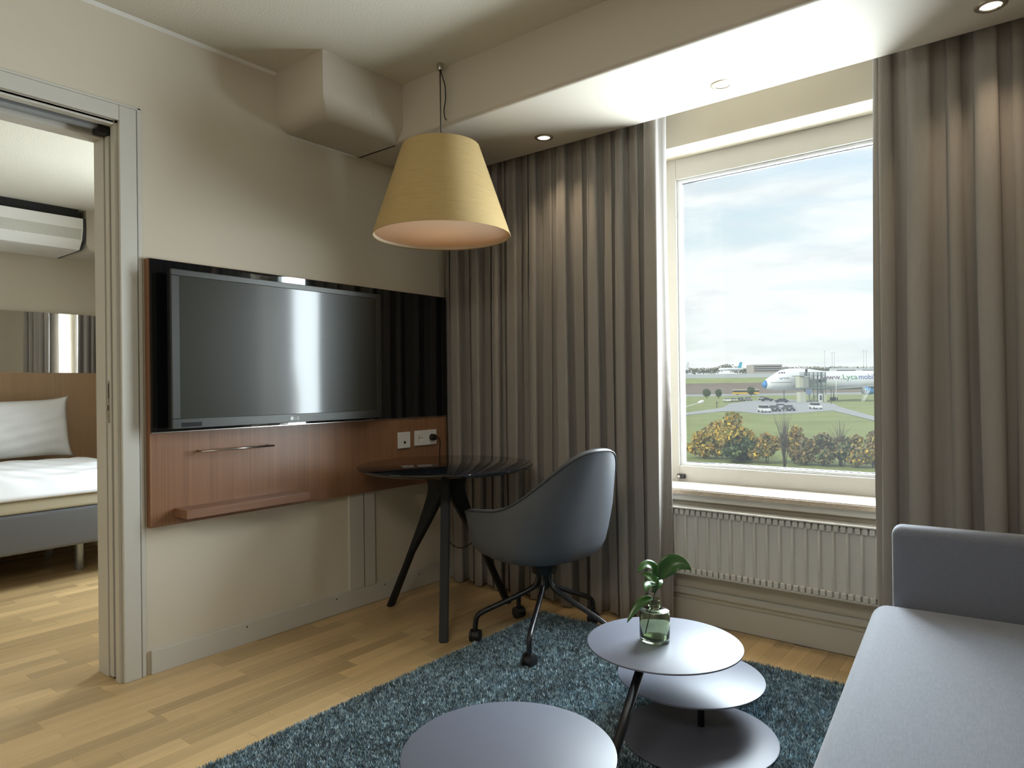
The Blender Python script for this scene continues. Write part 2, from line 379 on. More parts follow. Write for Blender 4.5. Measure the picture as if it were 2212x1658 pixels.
# ------------------------------------------------------------------ pocket door frame
dr = thing('door_1', None, None, (0, DY1, 0)); struct(dr)
def part(name, lo, hi, m, p, bev=0.0):
    off = Vector(p.location); return box(name, Vector(lo) - off, Vector(hi) - off, m, p, bev)
part('casing', (0.0, DY1, 0), (0.017, 1.178, 2.215), M['trim'], dr, 0.003)
part('casing_edge', (0.0, 1.182, 0), (0.012, 1.197, 2.228), M['trim'], dr, 0.003)
part('head_casing', (0.0, DY0 - 0.08, DZ + 0.012), (0.017, DY1, 2.215), M['trim'], dr, 0.003)
part('head_casing_edge', (0.0, DY0 - 0.08, 2.217), (0.012, 1.197, 2.228), M['trim'], dr, 0.003)
part('jamb', (-0.036, DY1 - 0.012, 0), (0.0, DY1 + 0.002, DZ + 0.015), M['trim'], dr, 0.002)
part('jamb', (-T, DY1 - 0.012, 0), (-0.104, DY1 + 0.002, DZ), M['trim'], dr, 0.002)
part('slot', (-0.104, DY1 - 0.002, 0), (-0.036, DY1 + 0.0022, DZ), M['dark'], dr)
part('sliding_leaf_edge', (-0.096, DY1 - 0.009, 0.008), (-0.062, DY1 + 0.0021, DZ - 0.03), M['trim'], dr, 0.002)
part('head_jamb', (-T, DY0, DZ), (-0.104, DY1 - 0.012, DZ + 0.004), M['trim'], dr)
part('head_jamb', (-T, DY0, DZ - 0.03), (-0.116, DY1 - 0.012, DZ), M['trim'], dr, 0.002)
part('head_jamb', (-0.036, DY0, DZ - 0.005), (0.0, DY1 - 0.012, DZ + 0.012), M['trim'], dr, 0.002)
part('track', (-0.100, DY0, DZ - 0.012), (-0.050, DY1 - 0.05, DZ + 0.004), M['galv'], dr)
part('track_stop', (-0.100, DY1 - 0.05, DZ - 0.030), (-0.045, DY1 - 0.012, DZ + 0.002), M['dark'], dr)
lk = part('latch_plate', (-0.088, DY1 - 0.0105, 0.995), (-0.070, DY1 - 0.0085, 1.16), M['steel'], dr, 0.0005)
part('latch_slot', (-0.082, DY1 - 0.0112, 1.09), (-0.076, DY1 - 0.0104, 1.15), M['dark'], dr)
part('latch_bolt', (-0.084, DY1 - 0.020, 1.045), (-0.074, DY1 - 0.0102, 1.065), M['steel'], dr, 0.002)

# ------------------------------------------------------------------ window
wn = thing('window_1', None, None, ((WX0 + WX1) / 2, YW, WZ0)); struct(wn)
FY = 3.22
GX0, GX1, GZ0, GZ1 = 1.342, 2.300, 0.724, 2.137
part('sash_stile', (WX0, FY, WZ0), (GX0 - 0.016, FY + 0.06, WZ1), M['frame'], wn, 0.003)
part('sash_stile', (GX1 + 0.016, FY, WZ0), (WX1, FY + 0.06, WZ1), M['frame'], wn, 0.003)
part('sash_rail', (GX0 - 0.016, FY, GZ1 + 0.014), (GX1 + 0.016, FY + 0.06, WZ1 - 0.0), M['frame'], wn, 0.003)
part('sash_rail', (GX0 - 0.016, FY, WZ0 + 0.02), (GX1 + 0.016, FY + 0.06, GZ0 - 0.014), M['frame'], wn, 0.003)
part('glazing_bead', (GX0 - 0.016, FY + 0.012, GZ0 - 0.014), (GX0, FY + 0.05, GZ1 + 0.014), M['bead'], wn, 0.002)
part('glazing_bead', (GX1, FY + 0.012, GZ0 - 0.014), (GX1 + 0.016, FY + 0.05, GZ1 + 0.014), M['bead'], wn, 0.002)
part('glazing_bead', (GX0, FY + 0.012, GZ1), (GX1, FY + 0.05, GZ1 + 0.014), M['bead'], wn, 0.002)
part('glazing_bead', (GX0, FY + 0.012, GZ0 - 0.014), (GX1, FY + 0.05, GZ0), M['bead'], wn, 0.002)
part('gasket', (GX0, FY + 0.036, GZ1 - 0.004), (GX1, FY + 0.05, GZ1), M['plastic_black'], wn)
part('gasket', (GX0, FY + 0.036, GZ0), (GX1, FY + 0.05, GZ0 + 0.003), M['plastic_black'], wn)
part('pane', (GX0, FY + 0.040, GZ0), (GX1, FY + 0.0405, GZ1), M['pane'], wn)
lkb = part('window_lock', (1.318, FY - 0.016, 0.646), (1.360, FY, 0.668), M['plastic_black'], wn, 0.003)
lathe('lock_cylinder', [(0.008, 0), (0.008, 0.004), (0.003, 0.0045)], M['steel'], lkb, (1.330 - wn.location.x, FY - 0.016 - YW, 0.657 - WZ0), 20).rotation_euler = (PI / 2, 0, 0)
sill = struct(box('trim_window_sill', (WX0 - 0.03, 2.985, 0.606), (WX1 + 0.03, FY, 0.632), M['marble'], bev=0.003))
box('sill_edge', (WX0 - 0.03, 2.981, 0.606), (WX1 + 0.03, 2.987, 0.627), M['marble_edge'], sill, 0.002)
struct(box('trim_sill_apron', (WX0 - 0.03, YW - 0.03, 0.572), (WX1 + 0.03, YW, 0.604), M['white'], bev=0.003))
# bedroom window (seen only in the mirror)
w2 = thing('window_2', None, None, (-1.7, YW, 0.7)); struct(w2)
for lo, hi in (((-2.3, FY, 0.7), (-2.22, FY + 0.06, 2.2)), ((-1.18, FY, 0.7), (-1.1, FY + 0.06, 2.2)), ((-2.22, FY, 0.7), (-1.18, FY + 0.06, 0.8)), ((-2.22, FY, 2.1), (-1.18, FY + 0.06, 2.2))):
    part('sash_frame', lo, hi, M['frame'], w2)
part('pane', (-2.22, FY + 0.04, 0.8), (-1.18, FY + 0.0405, 2.1), M['pane'], w2)

# ------------------------------------------------------------------ radiator
rad = thing('panel_radiator', 'white ribbed panel radiator under the window sill', 'radiator', (1.8, 2.95, 0.245))
RX0, RX1 = 1.34, 2.29
part('back_panel', (RX0, 2.962, 0.25), (RX1, 2.985, 0.535), M['radiator'], rad, 0.004)
part('top_grille', (RX0, 2.940, 0.545), (RX1, 3.03, 0.553), M['radiator'], rad, 0.003)
part('bottom_channel', (RX0, 2.951, 0.243), (RX1, 2.975, 0.252), M['radiator'], rad, 0.004)
part('wall_bracket', (1.45, 2.98, 0.28), (1.49, YW, 0.50), M['radiator'], rad)
part('wall_bracket', (2.15, 2.98, 0.28), (2.19, YW, 0.50), M['radiator'], rad)
def rib_me(zs, ww, dd, n=7):
    # vertical half-round rib that blends into the channels at both ends
    v, f = [], []
    for z, w, d in zip(zs, ww, dd):
        for k in range(n): a = PI * k / (n - 1); v.append((-math.cos(a) * w, -math.sin(a) * d, z))
    for i in range(len(zs) - 1):
        for k in range(n - 1): f.append((i * n + k, i * n + k + 1, (i + 1) * n + k + 1, (i + 1) * n + k))
    f += [tuple(range(n - 1, -1, -1)), tuple((len(zs) - 1) * n + k for k in range(n))]
    me = mesh('rib', v, f); me.materials.append(M['radiator']); me.shade_smooth(); return me
rme = rib_me([-0.132, -0.118, 0.112, 0.128], [0.019, 0.0085, 0.0085, 0.019], [0.004, 0.013, 0.013, 0.004])
fme = box_me((-0.0105, -0.016, -0.013), (0.0105, 0.0, 0.013), 0.004, 2); fme.materials.append(M['radiator'])
nr = 18; step = (RX1 - RX0) / nr
for i in range(nr):
    o = link('rib', rme, None, rad); o.location = (RX0 + step * (i + 0.5) - 1.8, 2.962 - 2.95, 0.398 - 0.245)
for i in range(nr * 2):
    for z in (0.530, 0.264):
        o = link('fin', fme, None, rad); o.location = (RX0 + step * (i + 0.5) / 2 - 1.8, 2.962 - 2.95, z - 0.245)

# ------------------------------------------------------------------ curtains
def curtain(name, label, x0, x1, yc, z0, z1, seed, folds, amp=0.042, lean=0.0, group=None, m='curtain'):
    r = random.Random(seed); n = folds * 14; nz = 26
    widths = [r.uniform(0.55, 1.5) for _ in range(folds)]; cum = np.concatenate([[0], np.cumsum(widths)]); cum /= cum[-1]
    us = np.linspace(0, 1, n + 1); ph = np.interp(us, cum, np.arange(folds + 1)) * 2 * PI
    A = np.interp(us, cum, [r.uniform(0.6, 1.15) for _ in range(folds + 1)])
    p1, p2, p3 = r.random() * 6, r.random() * 6, r.random() * 6
    v = []
    for j in range(nz + 1):
        t = j / nz; z = z1 + (z0 - z1) * t               # top to bottom
        grow = 0.62 + 0.38 * min(1, t * 2.2)
        wob = 0.5 * np.sin(us * 23 + p1 + 2.3 * t) * t + 0.35 * np.sin(us * 41 + p2 - 3.1 * t) * t
        P = ph + wob
        sh = 0.62 * (1.1 - 2.2 * np.abs(np.sin(P / 2)) ** 0.8) + 0.5 * np.sin(P * 0.5 + p2) + 0.16 * np.sin(2 * P + 0.8 + p3) + 0.22 * np.sin(3 * P + p1) * max(0, 1 - t * 3)
        y = yc + amp * A * grow * sh
        x = x0 + (x1 - x0) * us + 0.016 * A * grow * np.sin(2 * P) + lean * t * us + 0.012 * np.sin(us * 9 + p2) * t
        x = np.maximum(x, 0.012) if x0 < 0.3 and x0 > -0.1 else x
        zz = z + (0.006 * np.sin(P * 0.5 + p1) if j == nz else 0)
        for i in range(n + 1): v.append((x[i], y[i], zz if np.isscalar(zz) else zz[i]))
    w = n + 1
    f = [(j * w + i, j * w + i + 1, (j + 1) * w + i + 1, (j + 1) * w + i) for j in range(nz) for i in range(n)]
    o = link(name, mesh(name, v, f), M[m], None, True)
    sm = o.modifiers.new('thickness', 'SOLIDIFY'); sm.thickness = 0.003
    return tag(o, label, 'curtain', group)
curtain('curtain', 'taupe pleated floor-length curtain on the left side of the window, behind the desk', 0.02, 1.415, 2.893, 0.012, 2.50, 3, 18, 0.042, group='window curtains')
curtain('curtain', 'taupe pleated floor-length curtain on the right side of the window, behind the sofa', 2.285, 3.75, 2.905, 0.012, 2.50, 8, 15, 0.058, group='window curtains')
curtain('bedroom_curtain', 'grey curtain at the bedroom window seen in the mirror over the bed', -2.95, -2.2, 2.9, 0.02, 2.4, 21, 8)
curtain('bedroom_curtain', 'dark grey curtain at the bedroom window, right-hand strip in the mirror', -1.25, -0.5, 2.9, 0.02, 2.4, 22, 8)
rail = box('curtain_rail', (0.02, 2.872, 2.52), (XR, 2.902, ZC), M['white']); tag(rail, 'white curtain rail hidden in the ceiling pocket above the window', 'curtain rail')

# ------------------------------------------------------------------ recessed downlights
for (x, y, lab) in ((0.902, 2.672, 'recessed round downlight in the soffit nearest the lampshade'), (1.786, 2.664, 'recessed round downlight in the soffit above the window'),
                    (2.667, 2.657, 'recessed round downlight in the soffit above the right curtain')):
    t = thing('ceiling_downlight', lab, 'ceiling light', (x, y, ZS), 'soffit downlights')
    lathe('trim_ring', [(0.029, -0.001), (0.031, -0.005), (0.040, -0.005), (0.046, -0.0015), (0.046, 0)], M['ring'], t, n=40, cap=False)
    lathe('lens', [(0.0, -0.0015), (0.029, -0.0015), (0.029, 0)], M['lens'], t, n=32, cap=False)
    light('downlight_lamp', 'SPOT', (x, y, ZS - 0.012), 6, (1.0, 0.80, 0.56), aim=(0, 0.02, -1), spot_size=2.0, spot_blend=0.9, shadow_soft_size=0.025)

# ------------------------------------------------------------------ pendant lamp
pd = thing('pendant_lamp', 'yellow linen conical pendant lampshade hanging over the desk', 'pendant lamp', (0.651, 2.222, 1.80))
lathe('lamp_shade', [(0.309, 0.0), (0.309, 0.006), (0.174, 0.405), (0.1725, 0.405), (0.3065, 0.006), (0.3065, 0.0)], M['shade'], pd, n=96, cap=False)
lathe('shade_lining', [(0.3062, 0.002), (0.1722, 0.403)], M['lining'], pd, n=96, cap=False)
lathe('diffuser', [(0.0, 0.012), (0.3015, 0.012), (0.3015, 0.014), (0.0, 0.014)], M['diffuser'], pd, n=96, cap=False)
light('pendant_bulb', 'POINT', (0.651, 2.222, 2.0), 0.9, (1.0, 0.86, 0.70), shadow_soft_size=0.05)
lathe('glow_stop', [(0.0, 0.398), (0.1735, 0.398), (0.1735, 0.4005), (0.0, 0.4005)], M['lining'], pd, n=64, cap=False)  # unseen disc added to keep the bulb's glow off the ceiling
tube('rim_wire', [(0.309 * math.cos(a), 0.309 * math.sin(a), 0.001) for a in [2 * PI * k / 72 for k in range(72)]], 0.0025, M['shade'], pd, 6, True)
tube('spider_arm', [(-0.172, 0, 0.395), (0.172, 0, 0.395)], 0.002, M['steel'], pd, 6)
tube('spider_arm', [(0, -0.172, 0.395), (0, 0.172, 0.395)], 0.002, M['steel'], pd, 6)
tube('cord', [(0, 0, 0.38), (0, 0, 0.76)], 0.0028, M['plastic_black'], pd, 8)
tube('spare_cord', bez([(0.002, 0, 0.755), (0.010, 0.005, 0.72), (0.018, 0.012, 0.68), (0.020, 0.012, 0.62), (0.014, 0.008, 0.57), (0.018, 0.010, 0.535), (0.024, 0.014, 0.525)], 6), 0.0028, M['plastic_black'], pd, 8)
lathe('ceiling_hook_plate', [(0.0, 0.752), (0.014, 0.752), (0.016, 0.758), (0.016, 0.782), (0.0, 0.782)], M['steel'], pd, n=20, cap=False)

# ------------------------------------------------------------------ wall panel with television
PY0, PY1, PZ0, PZ1 = 1.208, 2.875, 0.581, 1.641
wp = thing('wall_media_panel', 'walnut and black glass panel fixed to the wall behind the television', 'wall panel', (0, (PY0 + PY1) / 2, PZ0))
part('wood_panel', (0.0, PY0, PZ0), (0.034, PY1, PZ1), M['walnut'], wp, 0.0008)
part('glass_panel', (0.0342, PY0 + 0.004, 0.955), (0.041, PY1 - 0.002, PZ1 - 0.002), M['blackglass'], wp, 0.0008)
part('glass_edge_strip', (0.0342, PY0 + 0.004, 0.9515), (0.0405, PY1 - 0.002, 0.9548), M['steel'], wp)
tv = thing('television', 'flat television with a grey bezel mounted on the black glass panel', 'television', (0.042, 1.80, 0.97))
part('back_case', (0.0415, 1.36, 1.05), (0.085, 2.2, 1.50), M['tvblack'], tv, 0.01)
part('case', (0.085, 1.255, 0.968), (0.118, 2.312, 1.595), M['tvblack'], tv, 0.004)
TX = 0.118
part('bezel', (TX, 1.255, 1.570), (TX + 0.006, 2.312, 1.595), M['tvframe'], tv, 0.002)
part('bezel', (TX, 1.255, 0.968), (TX + 0.006, 2.312, 1.007), M['tvframe'], tv, 0.002)
part('bezel', (TX, 1.255, 1.007), (TX + 0.006, 1.287, 1.570), M['tvframe'], tv, 0.002)
part('bezel', (TX, 2.283, 1.007), (TX + 0.006, 2.312, 1.570), M['tvframe'], tv, 0.002)
part('screen', (TX, 1.287, 1.007), (TX + 0.003, 2.283, 1.570), M['screen'], tv)
me = text_me('LG', 0.020, 0.0003)
lg = link('logo_letters', me, M['plastic_white'], tv); lg.matrix_basis = Matrix(((0, 0, 1, TX + 0.0066 - 0.042), (1, 0, 0, 0.0), (0, 1, 0, 0.980 - 0.97), (0, 0, 0, 1)))
lathe('logo_disc', [(0, 0.0), (0.0085, 0), (0.0085, 0.0006), (0, 0.0006)], M['plastic_white'], tv, (TX + 0.006 - 0.042, -0.013, 0.987 - 0.97), 24, False).rotation_euler = (0, PI / 2, 0)
part('spec_sticker', (TX + 0.006, 1.290, 0.975), (TX + 0.0064, 1.372, 0.992), M['tvblack'], tv)
sh = thing('wall_shelf', 'small walnut ledge shelf at the bottom of the wall panel', 'shelf', (0.034, 1.58, 0.614))
part('board', (0.0345, 1.30, 0.612), (0.14, 1.868, 0.646), M['walnut_edge'], sh, 0.001)
part('mounting_rail', (0.0345, 1.33, 0.600), (0.055, 1.85, 0.612), M['walnut_edge'], sh)
rl = thing('wall_rail', 'thin steel bar rail on the walnut panel under the television', 'rail', (0.034, 1.557, 0.868))
tube('bar', [(0.046, -0.166, 0), (0.046, 0.166, 0)], 0.0045, M['steel'], rl, 10)
for y in (-0.158, 0.158): tube('standoff', [(0.0005, y, 0), (0.046, y, 0)], 0.004, M['steel'], rl, 10)
# sockets
so = thing('wall_socket', 'square white aerial socket on the walnut panel above the desk', 'socket', (0.0345, 2.5375, 0.833))
part('plate', (0.0345, 2.494, 0.790), (0.044, 2.581, 0.877), M['plastic_white'], so, 0.002)
lathe('port', [(0, 0), (0.0075, 0), (0.0075, 0.0015), (0, 0.0015)], M['plastic_black'], so, (0.0094, 0.002, -0.012), 16, False).rotation_euler = (0, PI / 2, 0)
so = thing('wall_socket', 'double white power socket with a black plug beside the curtain', 'socket', (0.0345, 2.70, 0.837))
part('plate', (0.0345, 2.617, 0.795), (0.044, 2.784, 0.879), M['plastic_white'], so, 0.002)
for y in (-0.042, 0.042):
    wl = lathe('socket_well', [(0.021, 0.0), (0.021, 0.0012), (0.019, 0.0012), (0.018, 0.0004), (0, 0.0004)], M['white'], so, (0.0096, y, 0), 28, False); wl.rotation_euler = (0, PI / 2, 0)
    if y < 0:
        for dy in (-0.0095, 0.0095): lathe('pin_hole', [(0, 0), (0.003, 0), (0.003, 0.0004), (0, 0.0004)], M['dark'], wl, (0, dy, 0.0008), 10, False)
pg = thing('power_plug', 'black power plug and cable in the double socket, cable dropping behind the desk', 'plug', (0.0455, 2.742, 0.837))
lathe('plug_body', [(0, 0), (0.019, 0), (0.019, 0.018), (0.015, 0.030), (0, 0.031)], M['plastic_black'], pg, (0.001, 0, 0), 24, False).rotation_euler = (0, PI / 2, 0)
tube('cable', bez([(0.030, 0.0, -0.004), (0.036, 0.022, -0.006), (0.030, 0.038, -0.03), (0.02, 0.044, -0.08), (0.012, 0.045, -0.18), (0.01, 0.05, -0.28), (0.02, 0.05, -0.42), (0.08, 0.03, -0.56), (0.2, 0.0, -0.60), (0.30, 0.02, -0.55), (0.33, 0.05, -0.45)], 8), 0.003, M['plastic_black'], pg, 8)

# ------------------------------------------------------------------ desk table
DX, DYc, DZt = 0.474, 2.412, 0.742
dk = thing('desk_table', 'round black glass-topped desk table with three splayed black legs', 'table', (DX, DYc, 0))
lathe('tabletop', [(0, DZt - 0.022), (0.395, DZt - 0.022), (0.420, DZt - 0.014), (0.4275, DZt - 0.006), (0.4275, DZt - 0.002), (0.425, DZt), (0, DZt)], M['blackglass'], dk, n=96, cap=False)
lathe('hub', [(0, 0.60), (0.035, 0.60), (0.05, 0.66), (0.075, 0.70), (0.15, DZt - 0.0225), (0, DZt - 0.0225)], M['blackwood'], dk, n=32, cap=False)
def leg_poly():
    outer = bez([(0.170, 0.7195), (0.118, 0.690), (0.098, 0.640), (0.104, 0.585), (0.155, 0.45), (0.250, 0.235), (0.352, 0.006)], 6)  # 2-D
    inner = [(0.318, 0.006), (0.2, 0.265), (0.09, 0.46), (0.03, 0.56), (0.004, 0.62), (0.002, 0.7195)]
    return [(p[0], p[1]) for p in outer] + inner
def V2(l): return [(a, b, 0) for a, b in l]
_ob = bez
def bez2(pts, n): return [(p.x, p.y) for p in _ob([(a, b, 0) for a, b in pts], n)]
lp = bez2([(0.170, 0.7195), (0.118, 0.690), (0.098, 0.640), (0.104, 0.585), (0.155, 0.45), (0.250, 0.235), (0.362, 0.0)], 6) + \
     [(0.332, 0.0), (0.2, 0.285), (0.09, 0.46), (0.03, 0.56), (0.004, 0.62), (0.002, 0.7195)]
for a in (191, 311, 71):
    o = prism('leg', lp, 1, -0.021, 0.021, M['blackwood'], dk, 0.005); o.rotation_euler.z = math.radians(a)
    o.data.shade_smooth(); o.data.set_sharp_from_angle(angle=0.9)

# ------------------------------------------------------------------ office chair
CHR = 167
ch = thing('office_chair', 'grey leather tub office chair on a five-star castor base at the desk', 'chair', (1.04, 2.44, 0), rz=math.radians(CHR))
NT = 96
ts = np.linspace(0, 2 * PI, NT, endpoint=False)
cc_ = -np.cos(ts)
rimz = np.interp(cc_, [-1, -0.9, -0.7, -0.4, 0.0, 0.3, 0.55, 0.75, 0.9, 1.0], [0.482, 0.505, 0.553, 0.577, 0.590, 0.618, 0.680, 0.765, 0.835, 0.858])
for _ in range(10): rimz = (np.roll(rimz, 1) + 2 * rimz + np.roll(rimz, -1)) / 4
def plan(k, z, j):
    c, s = math.cos(ts[j]), math.sin(ts[j]); e = 0.80
    x = math.copysign(abs(c) ** e, c) * (0.262 if c < 0 else 0.318) * k; y = math.copysign(abs(s) ** e, s) * 0.278 * k
    back = max(0, -c)
    x -= 0.24 * max(0, z - 0.40) * back ** 0.7 * k - 0.03
    y *= 1 - 0.30 * max(0, z - 0.60) / 0.26 * back      # back narrows towards the top
    return x, y
def ring(k, zf): return [(*plan(k, zf(j), j), zf(j)) for j in range(NT)]
def lerp(a, b, t): return a + (b - a) * t
def skin(name, rings, m, parent, capfirst=True, caplast=False):
    v = [p for r_ in rings for p in r_]; f = []
    for i in range(len(rings) - 1):
        for j in range(NT): q = (j + 1) % NT; f.append((i * NT + j, i * NT + q, (i + 1) * NT + q, (i + 1) * NT + j))
    if capfirst: f.append(tuple(range(NT - 1, -1, -1)))
    if caplast: f.append(tuple((len(rings) - 1) * NT + j for j in range(NT)))
    return link(name, mesh(name, v, f), m, parent, True)
outer = [ring(k, lambda j, z=z: z) for k, z in ((0.06, 0.362), (0.40, 0.362), (0.62, 0.366), (0.78, 0.376), (0.88, 0.392), (0.95, 0.416), (0.99, 0.448))]
outer += [ring(lerp(1.0, 1.05, t), lambda j, t=t: lerp(0.462, rimz[j], t)) for t in (0.12, 0.3, 0.5, 0.7, 0.85, 0.95, 1.0)]
skin('shell', outer, M['leather'], ch)
inner = [ring(1.05, lambda j: rimz[j]), ring(1.035, lambda j: rimz[j] + 0.008), ring(0.99, lambda j: rimz[j] + 0.010), ring(0.94, lambda j: rimz[j] + 0.002)]
inner += [ring(lerp(0.92, 0.80, t), lambda j, t=t: lerp(rimz[j] - 0.012, 0.465 + 0.004 * t, t)) for t in (0.15, 0.4, 0.7, 0.95)]
inner += [ring(k, lambda j, z=z: z) for k, z in ((0.72, 0.472), (0.5, 0.480), (0.25, 0.482), (0.05, 0.482))]
skin('upholstery', inner, M['leather'], ch, False, True)
tube('piping', [(*plan(1.056, rimz[j], j), rimz[j] + 0.001) for j in range(NT)], 0.0032, M['piping'], ch, 6, True)
lathe('mechanism', [(0, 0.30), (0.055, 0.30), (0.062, 0.335), (0.085, 0.362), (0, 0.362)], M['blacksteel'], ch, (0, 0, 0), 24, False)
lathe('column', [(0, 0.225), (0.018, 0.225), (0.026, 0.24), (0.026, 0.30), (0.036, 0.302), (0, 0.303)], M['blacksteel'], ch, (0, 0, 0), 24, False)
for k in range(5):
    a = math.radians(6 + 72 * k - CHR); c, s = math.cos(a), math.sin(a)
    path = bez([(0.024, 0, 0.305), (0.030, 0, 0.262), (0.058, 0, 0.228), (0.17, 0, 0.176), (0.272, 0, 0.132), (0.300, 0, 0.108), (0.306, 0, 0.07), (0.306, 0, 0.052)], 5)
    tube('leg', [(p.x * c, p.x * s, p.z) for p in path], 0.0115, M['blacksteel'], ch, 10)
    cs = bpy.data.objects.new('castor', None)
    hood = lathe('castor', [(0, -0.02), (0.017, -0.02), (0.0235, -0.016), (0.0235, 0.016), (0.017, 0.02), (0, 0.02)], M['plastic_black'], ch, (0.306 * c, 0.306 * s, 0.0285 + 0.001), 20, False)
    hood.rotation_euler = (PI / 2, 0, a + (0.6, -0.9, 0.3, 1.2, -0.4)[k])
    for q in (-0.0165, 0.0165):
        w = lathe('wheel', [(0, -0.0075), (0.020, -0.0075), (0.0275, -0.005), (0.0275, 0.005), (0.020, 0.0075), (0, 0.0075)], M['plastic_black'], hood, (0, 0, q), 24, False)
    tube('stem', [(0, 0.018, 0), (0, 0.034, 0)], 0.006, M['steel'], hood, 8)

# ------------------------------------------------------------------ rug
RX_, RY_ = (0.83, 3.35), (-0.6, 2.715)
rug = thing('rug', 'blue-grey deep pile rug under the coffee tables and sofa', 'rug', ((RX_[0] + RX_[1]) / 2, 1.0, 0))
part('backing', (RX_[0] + 0.004, RY_[0], 0.0005), (RX_[1], RY_[1] - 0.004, 0.006), M['rug_base'], rug)
def pile():
    n1, n2 = 250000, 30000
    x = np.concatenate([npr.uniform(RX_[0], 2.55, n1), npr.uniform(2.55, RX_[1], n2)]); y = np.concatenate([npr.uniform(0.95, RY_[1], n1), npr.uniform(RY_[0], 0.95, n2)])
    n = n1 + n2
    def vn(sc, seed):      # cheap value noise
        r = np.random.default_rng(seed).random((64, 64)); X = (x * sc) % 63; Y = (y * sc) % 63; i = X.astype(int); j = Y.astype(int); a = X - i; b = Y - j
        a = a * a * (3 - 2 * a); b = b * b * (3 - 2 * b)
        return r[i, j] * (1 - a) * (1 - b) + r[i + 1, j] * a * (1 - b) + r[i, j + 1] * (1 - a) * b + r[i + 1, j + 1] * a * b
    h = npr.uniform(0.007, 0.014, n) * (0.75 + 0.5 * vn(9, 1)); ang = npr.uniform(0, 2 * PI, n); wd = npr.uniform(0.0016, 0.0032, n)
    la = vn(60, 5) * 4 * PI + npr.normal(0, 0.8, n); ll = npr.uniform(0.001, 0.009, n)
    v = np.zeros((n, 3, 3), np.float32)
    v[:, 0] = np.stack([x - wd * np.cos(ang), y - wd * np.sin(ang), np.full(n, 0.005)], 1)
    v[:, 1] = np.stack([x + wd * np.cos(ang), y + wd * np.sin(ang), np.full(n, 0.005)], 1)
    v[:, 2] = np.stack([x + ll * np.cos(la), y + ll * np.sin(la), 0.005 + h], 1)
    v[:, :, 0] -= rug.location.x; v[:, :, 1] -= rug.location.y
    me = bpy.data.meshes.new('pile'); me.vertices.add(3 * n); me.vertices.foreach_set('co', v.ravel())
    me.loops.add(3 * n); me.loops.foreach_set('vertex_index', np.arange(3 * n, dtype=np.int32))
    me.polygons.add(n); me.polygons.foreach_set('loop_start', np.arange(0, 3 * n, 3, dtype=np.int32)); me.polygons.foreach_set('loop_total', np.full(n, 3, np.int32))
    me.update(calc_edges=True)
    c0 = np.array(srgb(104, 128, 140)); c1 = np.array(srgb(158, 174, 178)); c2 = np.array(srgb(62, 82, 92))
    t = npr.random(n)[:, None]; colr = np.where(t < 0.33, c2, np.where(t < 0.75, c0, c1)) * ((0.8 + 0.4 * vn(6, 9)) * (0.55 + 1.5 * vn(75, 12)))[:, None]
    rgba = np.ones((n, 3, 4), np.float32); rgba[:, :, :3] = colr[:, None, :]
    at = me.color_attributes.new('tint', 'FLOAT_COLOR', 'POINT'); at.data.foreach_set('color', rgba.ravel())
    o = link('pile', me, M['pile'], rug); o['kind'] = 'stuff'
pile()

# ------------------------------------------------------------------ coffee tables
RZ = 0.017
def disc(name, x, y, z, parent, r=0.238, t=0.006):
    return lathe(name, [(0, z - t), (r - 0.002, z - t), (r, z - t + 0.001), (r, z - 0.001), (r - 0.002, z), (0, z)], M['table'], parent, (x - parent.location.x, y - parent.location.y, -parent.location.z), 96, False)
ta = thing('side_table', 'low dark two-disc side table, lower disc on the rug beside the sofa', 'table', (1.925, 2.032, RZ))
disc('base_disc', 1.925, 2.032, RZ + 0.006, ta); disc('tabletop', 1.848, 2.146, 0.150, ta)
tube('post', [(-0.015, 0.055, 0.006), (-0.015, 0.055, 0.128)], 0.011, M['blacksteel'], ta, 14)
tb = thing('coffee_table', 'dark coffee table with two round tops and a slanted black rod', 'table', (1.853, 1.300, RZ))
disc('base_disc', 1.90, 1.270, RZ + 0.006, tb); disc('tabletop', 1.845, 1.962, 0.314, tb); disc('tabletop', 1.853, 1.175, 0.312, tb)
tube('slanted_rod', [(1.905 - 1.853, 1.42 - 1.30, 0.006), (1.857 - 1.853, 1.792 - 1.30, 0.285)], 0.0135, M['blacksteel'], tb, 16)
tube('post', [(0.0, -0.08, 0.006), (0.0, -0.10, 0.290)], 0.0135, M['blacksteel'], tb, 16)

# ------------------------------------------------------------------ bottle vase with a sprig
VX, VY, VZ = 1.818, 1.955, 0.3142
vs_ = thing('glass_vase', 'small green glass bottle vase on the round tabletop', 'vase', (VX, VY, VZ))
lathe('bottle', [(0, 0.0), (0.040, 0.0), (0.046, 0.004), (0.0475, 0.012), (0.0475, 0.088), (0.045, 0.097), (0.036, 0.101), (0.022, 0.103), (0.019, 0.108), (0.019, 0.124), (0.0205, 0.128), (0.0205, 0.131),
                 (0.0165, 0.131), (0.0155, 0.124), (0.0155, 0.106), (0.024, 0.099), (0.038, 0.096), (0.0430, 0.086), (0.0440, 0.014), (0.040, 0.009), (0, 0.008)], M['greenglass'], vs_, (0, 0, 0), 48, False)
sprig = thing('leafy_sprig', 'green leafy sprig standing in the small glass bottle', 'plant', (VX, VY, VZ))
RH = Vector((RIGHT.x, RIGHT.y, 0)).normalized(); FH = Vector((FWD.x, FWD.y, 0)).normalized(); UP = Vector((0, 0, 1))
def lp3(r_, u, d=0): return RH * r_ + UP * u + FH * d
tube('stem', bez([lp3(-0.030, 0.014, 0.01), lp3(-0.018, 0.07, 0), lp3(-0.005, 0.125, 0), lp3(0.006, 0.165, 0), lp3(0.016, 0.205, 0), lp3(0.020, 0.245, 0)], 6), 0.0017, M['stem'], sprig, 6)
